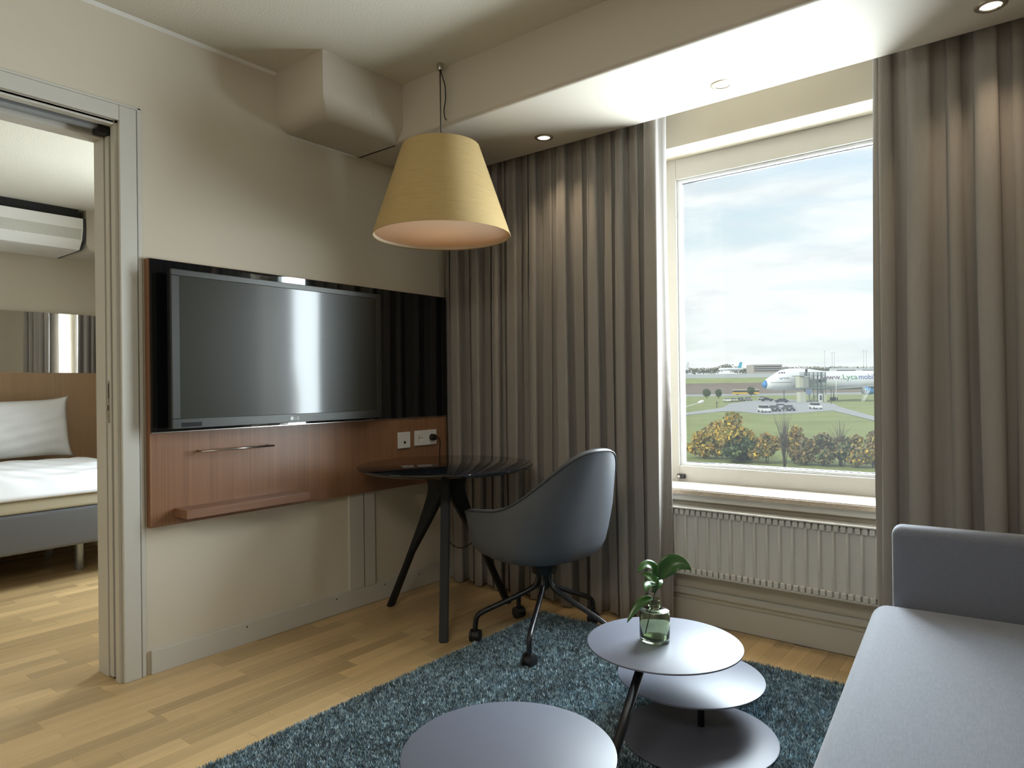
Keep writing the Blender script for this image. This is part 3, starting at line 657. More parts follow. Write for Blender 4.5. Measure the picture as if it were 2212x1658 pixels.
def leaf(base, ctrl, tip, width, normal, name='leaf', cup=0.25):
    base, ctrl, tip, normal = map(Vector, (base, ctrl, tip, normal)); n, w = 12, 6; v, f = [], []
    for i in range(n + 1):
        t = i / n; p = base * (1 - t) ** 2 + ctrl * 2 * t * (1 - t) + tip * t * t; d = (2 * (1 - t) * (ctrl - base) + 2 * t * (tip - ctrl)).normalized()
        sd = d.cross(normal).normalized(); nn = sd.cross(d).normalized(); hw = width * (math.sin(PI * min(1, t ** 0.8)) ** 0.75 if 0 < t < 1 else 0.0) + 0.0006
        for k in range(w + 1): q = k / w * 2 - 1; v.append(p + sd * hw * q + nn * (abs(q) * hw * cup))
    for i in range(n):
        for k in range(w): f.append((i * (w + 1) + k, i * (w + 1) + k + 1, (i + 1) * (w + 1) + k + 1, (i + 1) * (w + 1) + k))
    o = link(name, mesh(name, v, f), M['leaf'], sprig, True); o.modifiers.new('t', 'SOLIDIFY').thickness = 0.0006
leaf(lp3(0.014, 0.198), lp3(-0.012, 0.268, 0.0), lp3(-0.058, 0.222, -0.03), 0.019, lp3(-0.2, 0.8, -0.6))
leaf(lp3(0.016, 0.190), lp3(0.050, 0.275, 0.01), lp3(0.112, 0.226, -0.02), 0.030, lp3(0.2, 0.35, -0.95))
leaf(lp3(0.004, 0.150), lp3(-0.016, 0.200, 0.0), lp3(-0.038, 0.165, -0.05), 0.019, lp3(-0.3, 0.8, -0.5))
leaf(lp3(0.008, 0.165), lp3(0.0, 0.205, 0.02), lp3(-0.030, 0.196, 0.05), 0.016, lp3(0.0, 0.7, -0.7))
leaf(lp3(0.006, 0.160), lp3(0.020, 0.190, 0.02), lp3(0.034, 0.180, 0.05), 0.012, lp3(0.3, 0.7, -0.6))
leaf(lp3(-0.004, 0.132), lp3(-0.045, 0.140, -0.01), lp3(-0.092, 0.068, -0.03), 0.014, lp3(-0.4, 0.6, -0.7))

# ------------------------------------------------------------------ sofa
sf = thing('sofa', 'light grey fabric sofa with a low arm in front of the right curtain', 'sofa', (2.385, 2.41, 0), rz=math.radians(5))
def soft_box(name, lo, hi, bev, m, parent, puff=0.0, sub=6):
    bm = bmesh.new(); bmesh.ops.create_cube(bm, size=1)
    lo, hi = Vector(lo), Vector(hi); c = (lo + hi) / 2; s = hi - lo
    for v in bm.verts: v.co = Vector((v.co.x * s.x, v.co.y * s.y, v.co.z * s.z)) + c
    bmesh.ops.bevel(bm, geom=bm.edges[:], offset=bev, segments=5, profile=0.5, affect='EDGES')
    if puff:
        bmesh.ops.subdivide_edges(bm, edges=[e for e in bm.edges if e.calc_length() > 0.25], cuts=sub, use_grid_fill=True)
        for v in bm.verts:
            a = 1 - min(1, (2 * (v.co.x - c.x) / s.x) ** 2); b = 1 - min(1, (2 * (v.co.y - c.y) / s.y) ** 2)
            v.co.z += puff * a * b * (1 if v.co.z > c.z else 0)
    off = Vector(parent.location)
    for v in bm.verts: v.co -= off
    me = bpy.data.meshes.new(name); bm.to_mesh(me); bm.free(); o = link(name, me, m, parent, True); return o
seat = soft_box('seat_cushion', (2.352, 0.868, 0.235), (3.12, 2.405, 0.428), 0.045, M['sofa'], sf, 0.012)
soft_box('arm', (2.405, 2.410, 0.10), (3.22, 2.500, 0.665), 0.028, M['sofa'], sf)
soft_box('arm', (2.440, 0.775, 0.10), (3.22, 0.862, 0.665), 0.028, M['sofa'], sf)
soft_box('backrest', (3.00, 0.885, 0.30), (3.25, 2.405, 0.80), 0.05, M['sofa'], sf)
soft_box('frame', (2.44, 0.885, 0.11), (3.20, 2.405, 0.24), 0.012, M['sofa'], sf)
for x in (2.52, 3.12):
    for y in (0.83, 2.45): tube('foot', [(x - 2.385, y - 2.41, 0.017), (x - 2.385, y - 2.41, 0.108)], 0.018, M['blacksteel'], sf, 12)

# ------------------------------------------------------------------ bedroom
bd = thing('bed', 'hotel bed with grey fabric base, white duvet seen through the doorway', 'bed', (-2.8, 1.25, 0))
BF, BY0, BY1 = -1.78, 0.2, 2.3
soft_box('base', (-3.80, BY0, 0.20), (BF, BY1, 0.425), 0.02, M['bedbase'], bd)
soft_box('mattress', (-3.80, BY0 + 0.01, 0.426), (BF - 0.01, BY1 - 0.01, 0.50), 0.02, M['mattress'], bd)
for x in (-3.6, -2.52, -2.0):
    for y in (0.5, 1.66, 2.1): lathe('leg', [(0, 0.0), (0.024, 0), (0.026, 0.005), (0.022, 0.2), (0, 0.2)], M['galv'], bd, (x + 2.8, y - 1.25, 0), 16, False)
def duvet():
    nx, ny = 60, 60; v, f = [], []; x0, x1, y0, y1 = -3.45, BF + 0.012, BY0 - 0.02, BY1 + 0.02
    for i in range(nx + 1):
        for j in range(ny + 1):
            u, w = i / nx, j / ny; x = x0 + (x1 - x0) * u; y = y0 + (y1 - y0) * w
            e = min(u * 6, 1, (1 - u) * 7, w * 7, (1 - w) * 7); e = math.sin(max(0, min(1, e)) * PI / 2)
            z = 0.513 + 0.100 * e + 0.008 * math.sin(7 * y + 3 * x) * e + 0.006 * math.sin(13 * x + 5 * y) * e + 0.004 * math.sin(29 * y - 11 * x) * e
            if 1 - u < 0.06: z -= 0.0
            v.append((x + 2.8, y - 1.25, z))
    for i in range(nx):
        for j in range(ny): f.append((i * (ny + 1) + j, (i + 1) * (ny + 1) + j, (i + 1) * (ny + 1) + j + 1, i * (ny + 1) + j + 1))
    o = link('duvet', mesh('duvet', v, f), M['linen'], None, True); o.location = (-2.8, 1.25, 0)
    o.modifiers.new('t', 'SOLIDIFY').thickness = 0.01
    tag(o, 'white duvet spread over the bed', 'duvet')
duvet()
def pillow():
    n = 28; v, f = [], []
    for sgn in (1, -1):
        for i in range(n + 1):
            for j in range(n + 1):
                u, w = i / n * 2 - 1, j / n * 2 - 1
                th = (max(0, 1 - abs(u) ** 2.6) * max(0, 1 - abs(w) ** 2.6)) ** 0.55
                px_ = u * (0.37 + 0.03 * abs(w) ** 4); pz = w * (0.225 + 0.03 * abs(u) ** 4)
                wr = 0.006 * math.sin(9 * u + 4 * w) * th + 0.005 * math.sin(17 * w - 5 * u) * th
                v.append((sgn * (0.085 * th + wr), px_, pz))
    m_ = (n + 1) ** 2
    for s_ in range(2):
        for i in range(n):
            for j in range(n): a = s_ * m_ + i * (n + 1) + j; q = (a, a + 1, a + n + 2, a + n + 1); f.append(q if s_ == 0 else q[::-1])
    me = mesh('pillow', v, f); bm = bmesh.new(); bm.from_mesh(me); bmesh.ops.remove_doubles(bm, verts=bm.verts, dist=1e-4); bm.to_mesh(me); bm.free()
    o = link('pillow', me, M['linen'], None, True); o.location = (-3.63, 1.775, 0.825); o.rotation_euler = (0.02, -0.16, 0)
    tag(o, 'white pillow leaning against the wooden headboard', 'pillow')
pillow()
hb = thing('headboard_panel', 'oak headboard panel with a long mirror above the bed', 'headboard', (BX, 1.4, 0.2))
part('wood_board', (BX, -0.6, 0.2), (BX + 0.03, 2.9, 1.28), M['oakboard'], hb, 0.001)
part('mirror', (BX, -0.6, 1.281), (BX + 0.024, 2.9, 1.787), M['mirror'], hb)
ac = thing('air_conditioner', 'long white air unit under the bedroom ceiling', 'air conditioner', (-3.45, 1.2, 2.26))
acp = [(-3.28, 2.505), (-3.28, 2.425), (-3.305, 2.335), (-3.36, 2.265), (-3.42, 2.262), (-3.86, 2.262), (-3.86, 2.505)]
o = prism('casing', [(p[0] + 3.45, p[1] - 2.26) for p in acp], 1, -1.0, 0.955, M['white'], ac, 0.002)
prism('grille', [(-3.279 + 3.45, 0.160), (-3.303 + 3.45, 0.078), (-3.306 + 3.45, 0.078), (-3.283 + 3.45, 0.160)], 1, -0.98, 0.945, M['mesh'], ac)
prism('end_plate', [(p[0] + 3.452, p[1] - 2.26) for p in acp], 1, 0.956, 0.972, M['plastic_black'], ac)
part('ceiling_gap', (-3.84, 0.25, 2.506), (-3.32, 2.14, ZC), M['dark'], ac)
bs = duct_box('trim_bedroom_duct', BX, -3.30, 2.185, YW, 2.262, 0.07)

# ------------------------------------------------------------------ outside: airport field, parking, aircraft
GZ = -5.85
def at(px, D, z):   # point seen along image column px at a distance D in front of the hotel
    L_ = (px - 1106) / F_PX * D; p = FH * D + RH * L_; return Vector((CAM.x + p.x, p.y, z))
def gpt(px, py, dz=0.0):  # point on the flat ground
    hz = 834 - 0.0119 * (px - 1106); D = (CAM.z - GZ) * F_PX / (py - hz); return at(px, D, GZ + dz)
def hpt(px, py, D):       # point at distance D and elevation
    hz = 834 - 0.0119 * (px - 1106); return at(px, D, CAM.z - (py - hz) * D / F_PX)
gcol = dict(grass=srgb(130, 140, 82), grass2=srgb(136, 146, 88), bank=srgb(118, 106, 92), road=srgb(150, 156, 156), lot=srgb(158, 162, 164), apron=srgb(160, 166, 164))
G = {k: mat('ground_' + k, c, 0.95, noise=[(S(0.10), 0.34, 5), (S(1.2), 0.18, 4)] if 'grass' in k or k == 'bank' else [(S(0.08), 0.06, 4)]) for k, c in gcol.items()}
def strip(name, cols, m):     # rows of (D, z) across a wide span of columns
    v, f = [], []; pxs = [900, 1300, 1500, 1600, 1700, 1800, 1900, 2100, 2500]
    for D, z in cols:
        for p in pxs: v.append(at(p, D, z))
    w = len(pxs)
    for i in range(len(cols) - 1):
        for k in range(w - 1): f.append((i * w + k, i * w + k + 1, (i + 1) * w + k + 1, (i + 1) * w + k))
    return struct(link(name, mesh(name, v, f), m))
strip('ground_meadow', [(15, GZ), (60, GZ), (120, GZ), (250, GZ), (380, GZ)], G['grass'])
strip('ground_road', [(380, GZ), (440, GZ + 0.2)], G['road'])
strip('ground_bank', [(440, GZ + 0.2), (560, -1.6), (575, 1.5)], G['bank'])
strip('ground_verge', [(575, 1.5), (640, 6.4)], G['grass2'])
strip('ground_apron', [(640, 6.4), (900, 13.8), (1500, 18)], G['apron'])
def poly(name, pts, m, dz=0.05):
    o = link(name, mesh(name, [gpt(x, y, dz) for x, y in pts], [tuple(range(len(pts)))]), m); return struct(o)
poly('ground_parking', [(1560, 881), (1600, 890), (1655, 896), (1720, 893), (1800, 887), (1812, 879), (1800, 872), (1760, 868), (1700, 863), (1620, 866), (1575, 872)], G['lot'])
poly('ground_path', [(1440, 896), (1440, 902), (1475, 898), (1560, 889), (1600, 890), (1560, 881), (1475, 893)], G['lot'], 0.06)
poly('ground_path', [(1790, 874), (1800, 888), (1890, 910), (1930, 922), (1930, 912), (1890, 901), (1812, 879)], G['lot'], 0.07)

# --- jumbo jet parked nose-left
PD = 250.0
MPP = PD / F_PX                          # metres per pixel at that distance
ax = (RH * 0.995 + FH * 0.10).normalized(); side = Vector((ax.y, -ax.x, 0))      # side points towards the hotel
if side.dot(FH) > 0: side = -side
nose = hpt(1645.5, 830, PD)
pl_white = mat('aircraft_white', srgb(226, 230, 232), 0.4); pl_blue = mat('aircraft_blue', srgb(72, 140, 196), 0.4)
pl_grey = mat('aircraft_grey', srgb(150, 156, 162), 0.4, 0.3); dk_grey = mat('tyre_dark', srgb(54, 58, 62), 0.8); steel2 = mat('stair_steel', srgb(112, 126, 126), 0.6)
beige = mat('stair_panel', srgb(186, 190, 172), 0.7); winmat = mat('cabin_window', srgb(50, 62, 78), 0.2)
jet = thing('jumbo_jet', 'white jumbo jet parked on the airfield with large web address lettering', 'aircraft', (nose.x, nose.y, GZ))
def J(s, u, d): return ax * s + UP * (u - GZ) + side * d      # local: along, absolute height, towards viewer
def zpx(y): return nose.z - (y - 490) / 8.508 * MPP           # from height in the close-up
def spx(x): return (x - 45) / 8.508 * MPP
stn = [(45, 486, 500, 0.15), (70, 455, 545, 1.0), (110, 415, 572, 1.7), (200, 358, 595, 2.5), (300, 296, 606, 2.95), (400, 238, 611, 3.15), (500, 214, 612, 3.25), (620, 205, 612, 3.25),
       (760, 205, 611, 3.25), (900, 210, 610, 3.25), (1000, 222, 609, 3.25), (1100, 240, 608, 3.25), (1250, 262, 607, 3.25), (1600, 262, 606, 3.25), (2400, 262, 604, 3.25), (3200, 262, 575, 3.1), (3700, 270, 480, 1.8), (4000, 300, 400, 0.4)]
def cross(tp, bt, hw):  # ring points (height, half width)
    zt, zb = zpx(tp), zpx(bt); zc = zb + min(hw * 1.02, (zt - zb) * 0.5); out = []
    for k in range(32):
        a = 2 * PI * k / 32; c, s = math.cos(a), math.sin(a)
        z = zc + (zt - zc) * s if s > 0 else zc + (zc - zb) * s
        up = max(0, (z - zc) / (zt - zc)) if s > 0 else 0
        tall = (zt - zc) / hw
        out.append((z, hw * c * (1 if tall < 1.1 else 1 + 0.10 * math.sin(PI * up))))
    return out
def fuse(name, a, b, m):
    v, f = [], []
    st = [q for q in stn if a <= q[0] <= b]
    for x, tp, bt, hw in st:
        for z, d in cross(tp, bt, hw): v.append(J(spx(x), z, d))
    for i in range(len(st) - 1):
        for k in range(32): q = (k + 1) % 32; f.append((i * 32 + k, i * 32 + q, (i + 1) * 32 + q, (i + 1) * 32 + k))
    f += [tuple(range(31, -1, -1)), tuple((len(st) - 1) * 32 + k for k in range(32))]
    return link(name, mesh(name, v, f), m, jet, True)
fuse('fuselage', 110, 4000, pl_white); fuse('nose_cone', 45, 110, pl_blue)
def surf_d(s, z):       # fuselage half width at a station and height
    xs = s / MPP * 8.508 + 45; tp = np.interp(xs, [q[0] for q in stn], [q[1] for q in stn]); bt = np.interp(xs, [q[0] for q in stn], [q[2] for q in stn]); hw = np.interp(xs, [q[0] for q in stn], [q[3] for q in stn])
    c = [p for p in cross(tp, bt, hw) if p[1] >= 0]; c.sort(); return float(np.interp(z, [p[0] for p in c], [p[1] for p in c]))
def wrap(name, me, s0, z0, m, off=0.06):
    bm = bmesh.new(); bm.from_mesh(me); bmesh.ops.triangulate(bm, faces=bm.faces)
    for _ in range(2): bmesh.ops.subdivide_edges(bm, edges=[e for e in bm.edges if e.calc_length() > 0.5], cuts=1)
    for v in bm.verts: s, z = s0 + v.co.x, z0 + v.co.y; v.co = J(s, z, surf_d(s, z) + off)
    bm.to_mesh(me); bm.free(); return link(name, me, m, jet)
purple = mat('letter_purple', srgb(96, 52, 104), 0.5); lgreen = mat('letter_green', srgb(20, 132, 84), 0.5); lblue = mat('letter_blue', srgb(28, 66, 150), 0.5)
s_ = spx(1112)
for word, mm in (('www.', purple), ('Lyca', lgreen), ('mobile', lblue)):
    me = text_me(word, 2.62); 
    bm = bmesh.new(); bm.from_mesh(me); w_ = max(v.co.x for v in bm.verts); bm.free()
    # stretch to the width seen
    tgt = {'www.': spx(1502) - spx(1112), 'Lyca': spx(1812) - spx(1522), 'mobile': (spx(2045) - spx(1822)) * 1.75}[word]
    for v in me.vertices: v.co.x *= tgt / w_
    wrap('lettering', me, {'www.': spx(1112), 'Lyca': spx(1518), 'mobile': spx(1826)}[word], zpx(418), mm)
for i in range(19):
    s0 = spx(165 + i * 20.5); z0 = zpx(470)
    me = mesh('cabin_window', [(0, 0, 0), (0.2, 0, 0), (0.2, 0.26, 0), (0, 0.26, 0)], [(0, 1, 2, 3)]); wrap('cabin_window', me, s0, z0, winmat)
for i in range(3):
    me = mesh('cockpit_window', [(0, 0, 0), (0.62, 0.1, 0), (0.66, 0.62, 0), (0.3, 0.58, 0)], [(0, 1, 2, 3)]); wrap('cockpit_window', me, spx(330 + 36 * i), zpx(300), winmat, 0.08)
wrap('emblem', mesh('emblem', [(0, 0.7, 0), (0.5, 0.1, 0), (1.4, 0.45, 0), (1.6, 0.75, 0), (0.7, 0.35, 0)], [(0, 1, 2, 3, 4)]), spx(302), zpx(408), lblue)
for i in range(3): wrap('emblem', mesh('emblem', [(0, 0, 0), (0.45, 0, 0), (0.45, 0.5, 0), (0, 0.5, 0)], [(0, 1, 2, 3)]), spx(392 + 34 * i), zpx(398), pl_grey)
def jbox(name, x0, x1, y0, y1, d0, d1, m, parent=jet, org=None):
    pts = [(spx(x), zpx(y), d) for x in (x0, x1) for y in (y1, y0) for d in (d0, d1)]
    v = [J(*p) for p in pts]
    if org is not None: v = [p - org for p in v]
    f = [(0, 1, 3, 2), (4, 6, 7, 5), (0, 4, 5, 1), (2, 3, 7, 6), (0, 2, 6, 4), (1, 5, 7, 3)]
    return link(name, mesh(name, v, f), m, parent)
# wing towards the viewer, tailplane side wing, engine, landing gear
def slab(name, pts, m, th=0.45):
    n = len(pts); v = [J(*p) for p in pts] + [J(p[0], p[1] - th, p[2]) for p in pts]
    f = [tuple(range(n)), tuple(range(2 * n - 1, n - 1, -1))] + [(i, i + n, (i + 1) % n + n, (i + 1) % n) for i in range(n)]
    return link(name, mesh(name, v, f), m, jet)
zr = zpx(575)
slab('wing', [(spx(1050), zr, 2.4), (spx(1420), zr + 0.2, 3.0), (spx(2350), zr + 2.1, 24), (spx(2650), zr + 2.1, 24), (spx(1900), zr + 0.2, 3)], pl_grey, 0.6)
slab('wing', [(spx(1050), zr, -2.4), (spx(1420), zr + 0.2, -3.0), (spx(2350), zr + 2.1, -24), (spx(2650), zr + 2.1, -24), (spx(1900), zr + 0.2, -3)], pl_grey, 0.6)
def nacelle(x0, x1, yc, d, r=1.35):
    v, f = [], []; prof = [(0, 0.86), (0.06, 1.0), (0.35, 1.04), (0.75, 0.92), (1.0, 0.62)]
    for mname, a, b, mm in (('engine_lip', 0, 1, pl_grey), ('engine_cowl', 1, 3, pl_blue), ('engine_exhaust', 3, 4, pl_grey)):
        v, f = [], []
        for t, k in prof[a:b + 1]:
            for q in range(20): an = 2 * PI * q / 20; v.append(J(spx(x0 + (x1 - x0) * t), zpx(yc) + r * k * math.sin(an), d + r * k * math.cos(an)))
        for i in range(b - a):
            for q in range(20): w = (q + 1) % 20; f.append((i * 20 + q, i * 20 + w, (i + 1) * 20 + w, (i + 1) * 20 + q))
        f.append(tuple(range(19, -1, -1)))
        link(mname, mesh(mname, v, f), mm, jet, True)
nacelle(1690, 1940, 630, 10.0)
slab('engine_pylon', [(spx(1800), zpx(560), 9.8), (spx(2000), zpx(545), 9.8), (spx(2000), zpx(545), 10.2), (spx(1800), zpx(560), 10.2)], pl_grey, 0.8)
def gear(xc, d, ytop, ybot, nw):
    p = J(spx(xc), zpx(ytop), d); q = J(spx(xc), zpx(ybot) + 0.5, d); tube('gear_strut', [p, q], 0.2, pl_grey, jet, 8)
    for k in range(nw):
        s_ = (k - (nw - 1) / 2) * 1.25
        o = tube('gear_wheel', [q + ax * s_ + side * 0.7, q + ax * s_ - side * 0.7], 0.6, dk_grey, jet, 14)
for a in ((470, 0, 600, 815, 1), (1330, 3.6, 600, 800, 2), (1330, -3.6, 600, 800, 2)): gear(*a)
# support plinth under the aircraft belly so that it stands on the ground
# --- stair tower beside the jet
tw_o = J(spx(780), GZ, 8.0)
tw = thing('stair_tower', 'pale steel stair tower with landings beside the jumbo jet', 'stair tower', jet.location + tw_o)
JB = lambda n, x0, x1, y0, y1, d0, d1, m: jbox(n, x0, x1, y0, y1, d0, d1, m, tw, tw_o)
gy = 490 + (nose.z - GZ) / MPP * 8.508          # ground height in the close-up
JB('shaft_panel', 520, 590, 345, 560, 6.6, 9.2, beige); JB('shaft_panel', 535, 640, 640, gy, 6.6, 9.2, beige)
JB('lift_box', 590, 690, 370, 560, 6.4, 9.4, mat('lift_grey', srgb(150, 156, 152), 0.6)); JB('landing', 520, 1010, 560, 580, 4.2, 9.6, steel2)
JB('landing', 520, 1000, 345, 358, 4.2, 9.6, steel2); JB('roof', 600, 740, 352, 366, 4.4, 9.6, pl_white); JB('sign_board', 640, 735, 590, 680, 9.3, 9.5, mat('sign_blue', srgb(120, 138, 170), 0.5))
for x in (700, 790, 870, 945, 1010): JB('post', x - 5, x + 5, 290, gy, 9.0, 9.3, steel2); JB('post', x - 5, x + 5, 290, gy, 6.0, 6.3, steel2)
for y in (290, 320): JB('rail', 520, 1000, y - 4, y + 4, 9.4, 9.5, steel2)
for k in range(24): JB('baluster', 522 + 20 * k, 526 + 20 * k, 290, 345, 9.42, 9.5, steel2)
for k in range(9): JB('stair_tread', 780 + 22 * k, 806 + 22 * k, 370 + 21 * k, 376 + 21 * k, 6.4, 9.0, steel2)
for k in range(9): JB('stair_tread', 960 - 22 * k, 986 - 22 * k, 600 + 24 * k, 606 + 24 * k, 6.4, 9.0, steel2)
for y in (420, 470, 520): JB('rail', 760, 1040, y - 4, y + 4, 9.3, 9.4, steel2)
JB('side_cage', 960, 1045, 410, 470, 5.0, 8.6, steel2)
JB('door_frame', 862, 934, 675, gy, 9.5, 9.8, pl_white); JB('door_glass', 880, 916, 700, gy - 30, 9.75, 9.85, winmat); JB('door_frame', 960, 1020, 690, gy, 9.3, 9.6, beige)
JB('cabin_mast', 690, 720, 225, 350, 7, 7.6, dk_grey)
# steps by the engine
st_o = J(spx(1640), GZ, 13)
sg = thing('boarding_steps', 'white mobile steps leading up to the blue engine', 'steps', jet.location + st_o)
for k in range(9): jbox('tread', 1590 + 12 * k, 1606 + 12 * k, gy - 12 - 22 * k, gy - 6 - 22 * k, 12.4, 13.6, pl_white, sg, st_o)
for d in (12.35, 13.65):
    a = J(spx(1590), GZ + 0.1, d) - st_o; b = J(spx(1706), zpx(gy - 200), d) - st_o; tube('stringer', [a, b], 0.07, pl_white, sg, 6); tube('handrail', [a + UP * 1, b + UP * 1], 0.05, pl_white, sg, 6)
    for q in (0, 0.33, 0.66, 1): p = a.lerp(b, q); tube('rail_post', [p, p + UP], 0.04, pl_white, sg, 6)

# --- cars
glassm = mat('car_glass', srgb(52, 58, 64), 0.15)
def car_proto(col, suv):
    m = mat('car_paint', col, 0.3, coat=0.4); h = 1.72 if suv else 1.45
    low = [(-2.25, 0.35), (2.25, 0.35), (2.28, 0.75), (2.1, 0.92), (1.15, 1.02), (-1.9, 1.05), (-2.25, 0.98)]
    cab = [(1.1, 1.0), (0.45, h - 0.04), (-1.3, h), (-2.1, 1.0)] if suv else [(1.1, 1.0), (0.35, h - 0.04), (-0.9, h), (-1.8, 1.0)]
    return m, low, cab, h
def car(px, py, rz, col, suv, label):
    p = gpt(px, py); t = thing('parked_car', label, 'car', p, 'cars on the airfield parking', rz=rz)
    m, low, cab, h = car_proto(col, suv)
    prism('body', low, 1, -0.9, 0.9, m, t, 0.06); prism('cabin', [(x * 0.98, z) for x, z in cab], 1, -0.78, 0.78, glassm, t, 0.03)
    (x1, z1), (x2, z2) = cab[1], cab[2]; box('roof', (x2 - 0.05, -0.74, h - 0.06), (x1 + 0.05, 0.74, h + 0.02), m, t, 0.02)
    for x in (-1.4, 1.4):
        for y in (-0.82, 0.82): tube('wheel', [(x, y - 0.11, 0.34), (x, y + 0.11, 0.34)], 0.34, dk_grey, t, 14)
    for y in (-0.6, 0.6): box('headlight', (2.2, y - 0.18, 0.66), (2.31, y + 0.18, 0.8), pl_white, t)
wh, bk, sv = srgb(226, 228, 228), srgb(62, 66, 74), srgb(168, 172, 176)
h0 = math.atan2(-FH.y, -FH.x)      # facing the hotel
car(1650, 891, h0 - 0.05, wh, True, 'white off-road car, nearest and leftmost of the front parking row')
car(1672, 889, h0 - 0.05, bk, False, 'dark car beside the white off-road car in the front row')
car(1686, 884, h0 - 0.05, sv, False, 'silver car second from the right of the three in the front row')
car(1703, 888, h0 - 0.05, bk, False, 'dark saloon at the right end of the front parking row')
car(1761, 884, h0 - 0.05, wh, True, 'white car standing alone right of the stair tower')
car(1570, 868.5, h0 - 0.05, wh, False, 'white car at the left end of the rear parking row')
car(1585, 868, h0 - 0.05, srgb(180, 176, 166), False, 'beige car second in the rear parking row')
car(1600, 867, h0 - 0.05, bk, False, 'dark car third in the rear parking row')
car(1616, 866, h0 - 0.05, srgb(120, 112, 120), False, 'purplish grey car at the right end of the rear row')
car(1648, 864, h0 + 1.2, sv, False, 'silver car parked below the nose of the jet')
car(1656, 867, h0 + 1.4, bk, False, 'small black car parked below the nose of the jet')
car(1688, 870, h0 + 1.3, bk, False, 'black car at the foot of the stair tower')
# yellow coach on the road behind
bp = gpt(1611, 853); bus = thing('coach_bus', 'yellow coach passing on the road behind the car park', 'bus', bp, rz=math.atan2(RH.y, RH.x))
ym = mat('coach_yellow', srgb(214, 176, 60), 0.4); BL = 7.6
box('body', (-BL, -1.25, 0.5), (BL, 1.25, 1.6), ym, bus, 0.06); box('window_band', (-BL + 0.05, -1.22, 1.6), (BL - 0.05, 1.22, 2.7), glassm, bus); box('roof', (-BL, -1.25, 2.7), (BL, 1.25, 3.2), mat('coach_roof', srgb(206, 196, 150), 0.4), bus, 0.08)
for x in (-5, 3.8, 5.2): tube('wheel', [(x, -1.2, 0.5), (x, 1.2, 0.5)], 0.5, dk_grey, bus, 14)

# --- vegetation
def foliage_me(n, blobs, cols, size):
    """leaf quads scattered through ellipsoid clumps (centre, radii)"""
    V = np.zeros((n, 4, 3), np.float32); C4 = np.ones((n, 4, 4), np.float32)
    w = np.array([b[1][0] * b[1][1] * b[1][2] for b in blobs]) ** 0.7; w /= w.sum(); which = npr.choice(len(blobs), n, p=w)
    d = npr.normal(size=(n, 3)); d /= np.linalg.norm(d, axis=1)[:, None]; r = npr.random(n) ** 0.45
    cen = np.array([b[0] for b in blobs])[which]; rad = np.array([b[1] for b in blobs])[which]
    P = cen + d * r[:, None] * rad
    a = npr.normal(size=(n, 3)); a /= np.linalg.norm(a, axis=1)[:, None]; b = np.cross(a, npr.normal(size=(n, 3))); b /= np.linalg.norm(b, axis=1)[:, None]
    s = npr.uniform(0.6, 1.3, n)[:, None] * size
    for k, (i, j) in enumerate(((-1, -0.6), (1, -0.6), (1, 0.6), (-1, 0.6))): V[:, k] = P + a * s * i + b * s * j
    cc = np.array(cols)[npr.integers(0, len(cols), n)] * npr.uniform(0.85, 1.45, n)[:, None]
    C4[:, :, :3] = cc[:, None, :]
    me = bpy.data.meshes.new('foliage'); me.vertices.add(4 * n); me.vertices.foreach_set('co', V.ravel()); me.loops.add(4 * n); me.loops.foreach_set('vertex_index', np.arange(4 * n, dtype=np.int32))
    me.polygons.add(n); me.polygons.foreach_set('loop_start', np.arange(0, 4 * n, 4, dtype=np.int32)); me.polygons.foreach_set('loop_total', np.full(n, 4, np.int32)); me.update(calc_edges=True)
    me.color_attributes.new('tint', 'FLOAT_COLOR', 'POINT').data.foreach_set('color', C4.ravel()); me.materials.append(M['foliage']); return me
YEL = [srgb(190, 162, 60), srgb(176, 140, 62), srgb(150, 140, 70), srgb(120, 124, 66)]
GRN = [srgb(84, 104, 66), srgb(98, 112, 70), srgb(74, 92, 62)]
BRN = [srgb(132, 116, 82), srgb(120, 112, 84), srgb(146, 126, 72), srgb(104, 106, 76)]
bark = mat('bark', srgb(92, 84, 76), 0.9)
def bush(px, py, h, w, cols, label, n=2600, size=0.13, cat='bush', bare=False):
    p = gpt(px, py); t = thing('autumn_bush' if cat == 'bush' else 'bare_tree', label, cat, p, 'shrubs in front of the hotel')
    w *= 1.2
    if not bare:
        bl = []
        for k in range(9):
            a, rr = npr.uniform(0, 2 * PI), npr.uniform(0, 0.55) * w; zz = h * npr.uniform(0.25, 0.8); q = 1 - abs(zz / h - 0.4)
            bl.append(((rr * math.cos(a) * q, rr * math.sin(a) * q, zz), (w * 0.42 * q, w * 0.42 * q, h * 0.22)))
        bl.append(((0, 0, h * 0.82), (w * 0.25, w * 0.25, h * 0.18)))
        link('leaves', foliage_me(n, bl, cols, size), None, t)['kind'] = 'stuff'
    for k in range(5 if not bare else 34):
        a = k * 2.4; zt = h * npr.uniform(0.55, 0.95); sp = w * npr.uniform(0.1, 0.38); z0 = 0 if k < 4 else h * npr.uniform(0.05, 0.5)
        tube('branch', [(0.1 * math.cos(a) * (k < 4), 0.1 * math.sin(a) * (k < 4), z0), (sp * 0.45 * math.cos(a), sp * 0.45 * math.sin(a), z0 + (zt - z0) * 0.55), (sp * math.cos(a), sp * math.sin(a), zt)], [0.028, 0.018, 0.007], bark, t, 5)
    if bare: tube('trunk', [(0, 0, 0), (0.05, 0, h * 0.5), (0, 0.05, h)], [0.07, 0.045, 0.012], bark, t, 7)
bush(1582, 994, 4.5, 3.0, YEL, 'tall golden yellow autumn bush seen through the window', 5200)
bush(1518, 990, 2.6, 1.7, YEL, 'small yellow bush left of the tall golden bush', 2200)
bush(1545, 990, 3.4, 1.6, BRN + YEL, 'ochre brown bush between the two yellow bushes at left', 2200)
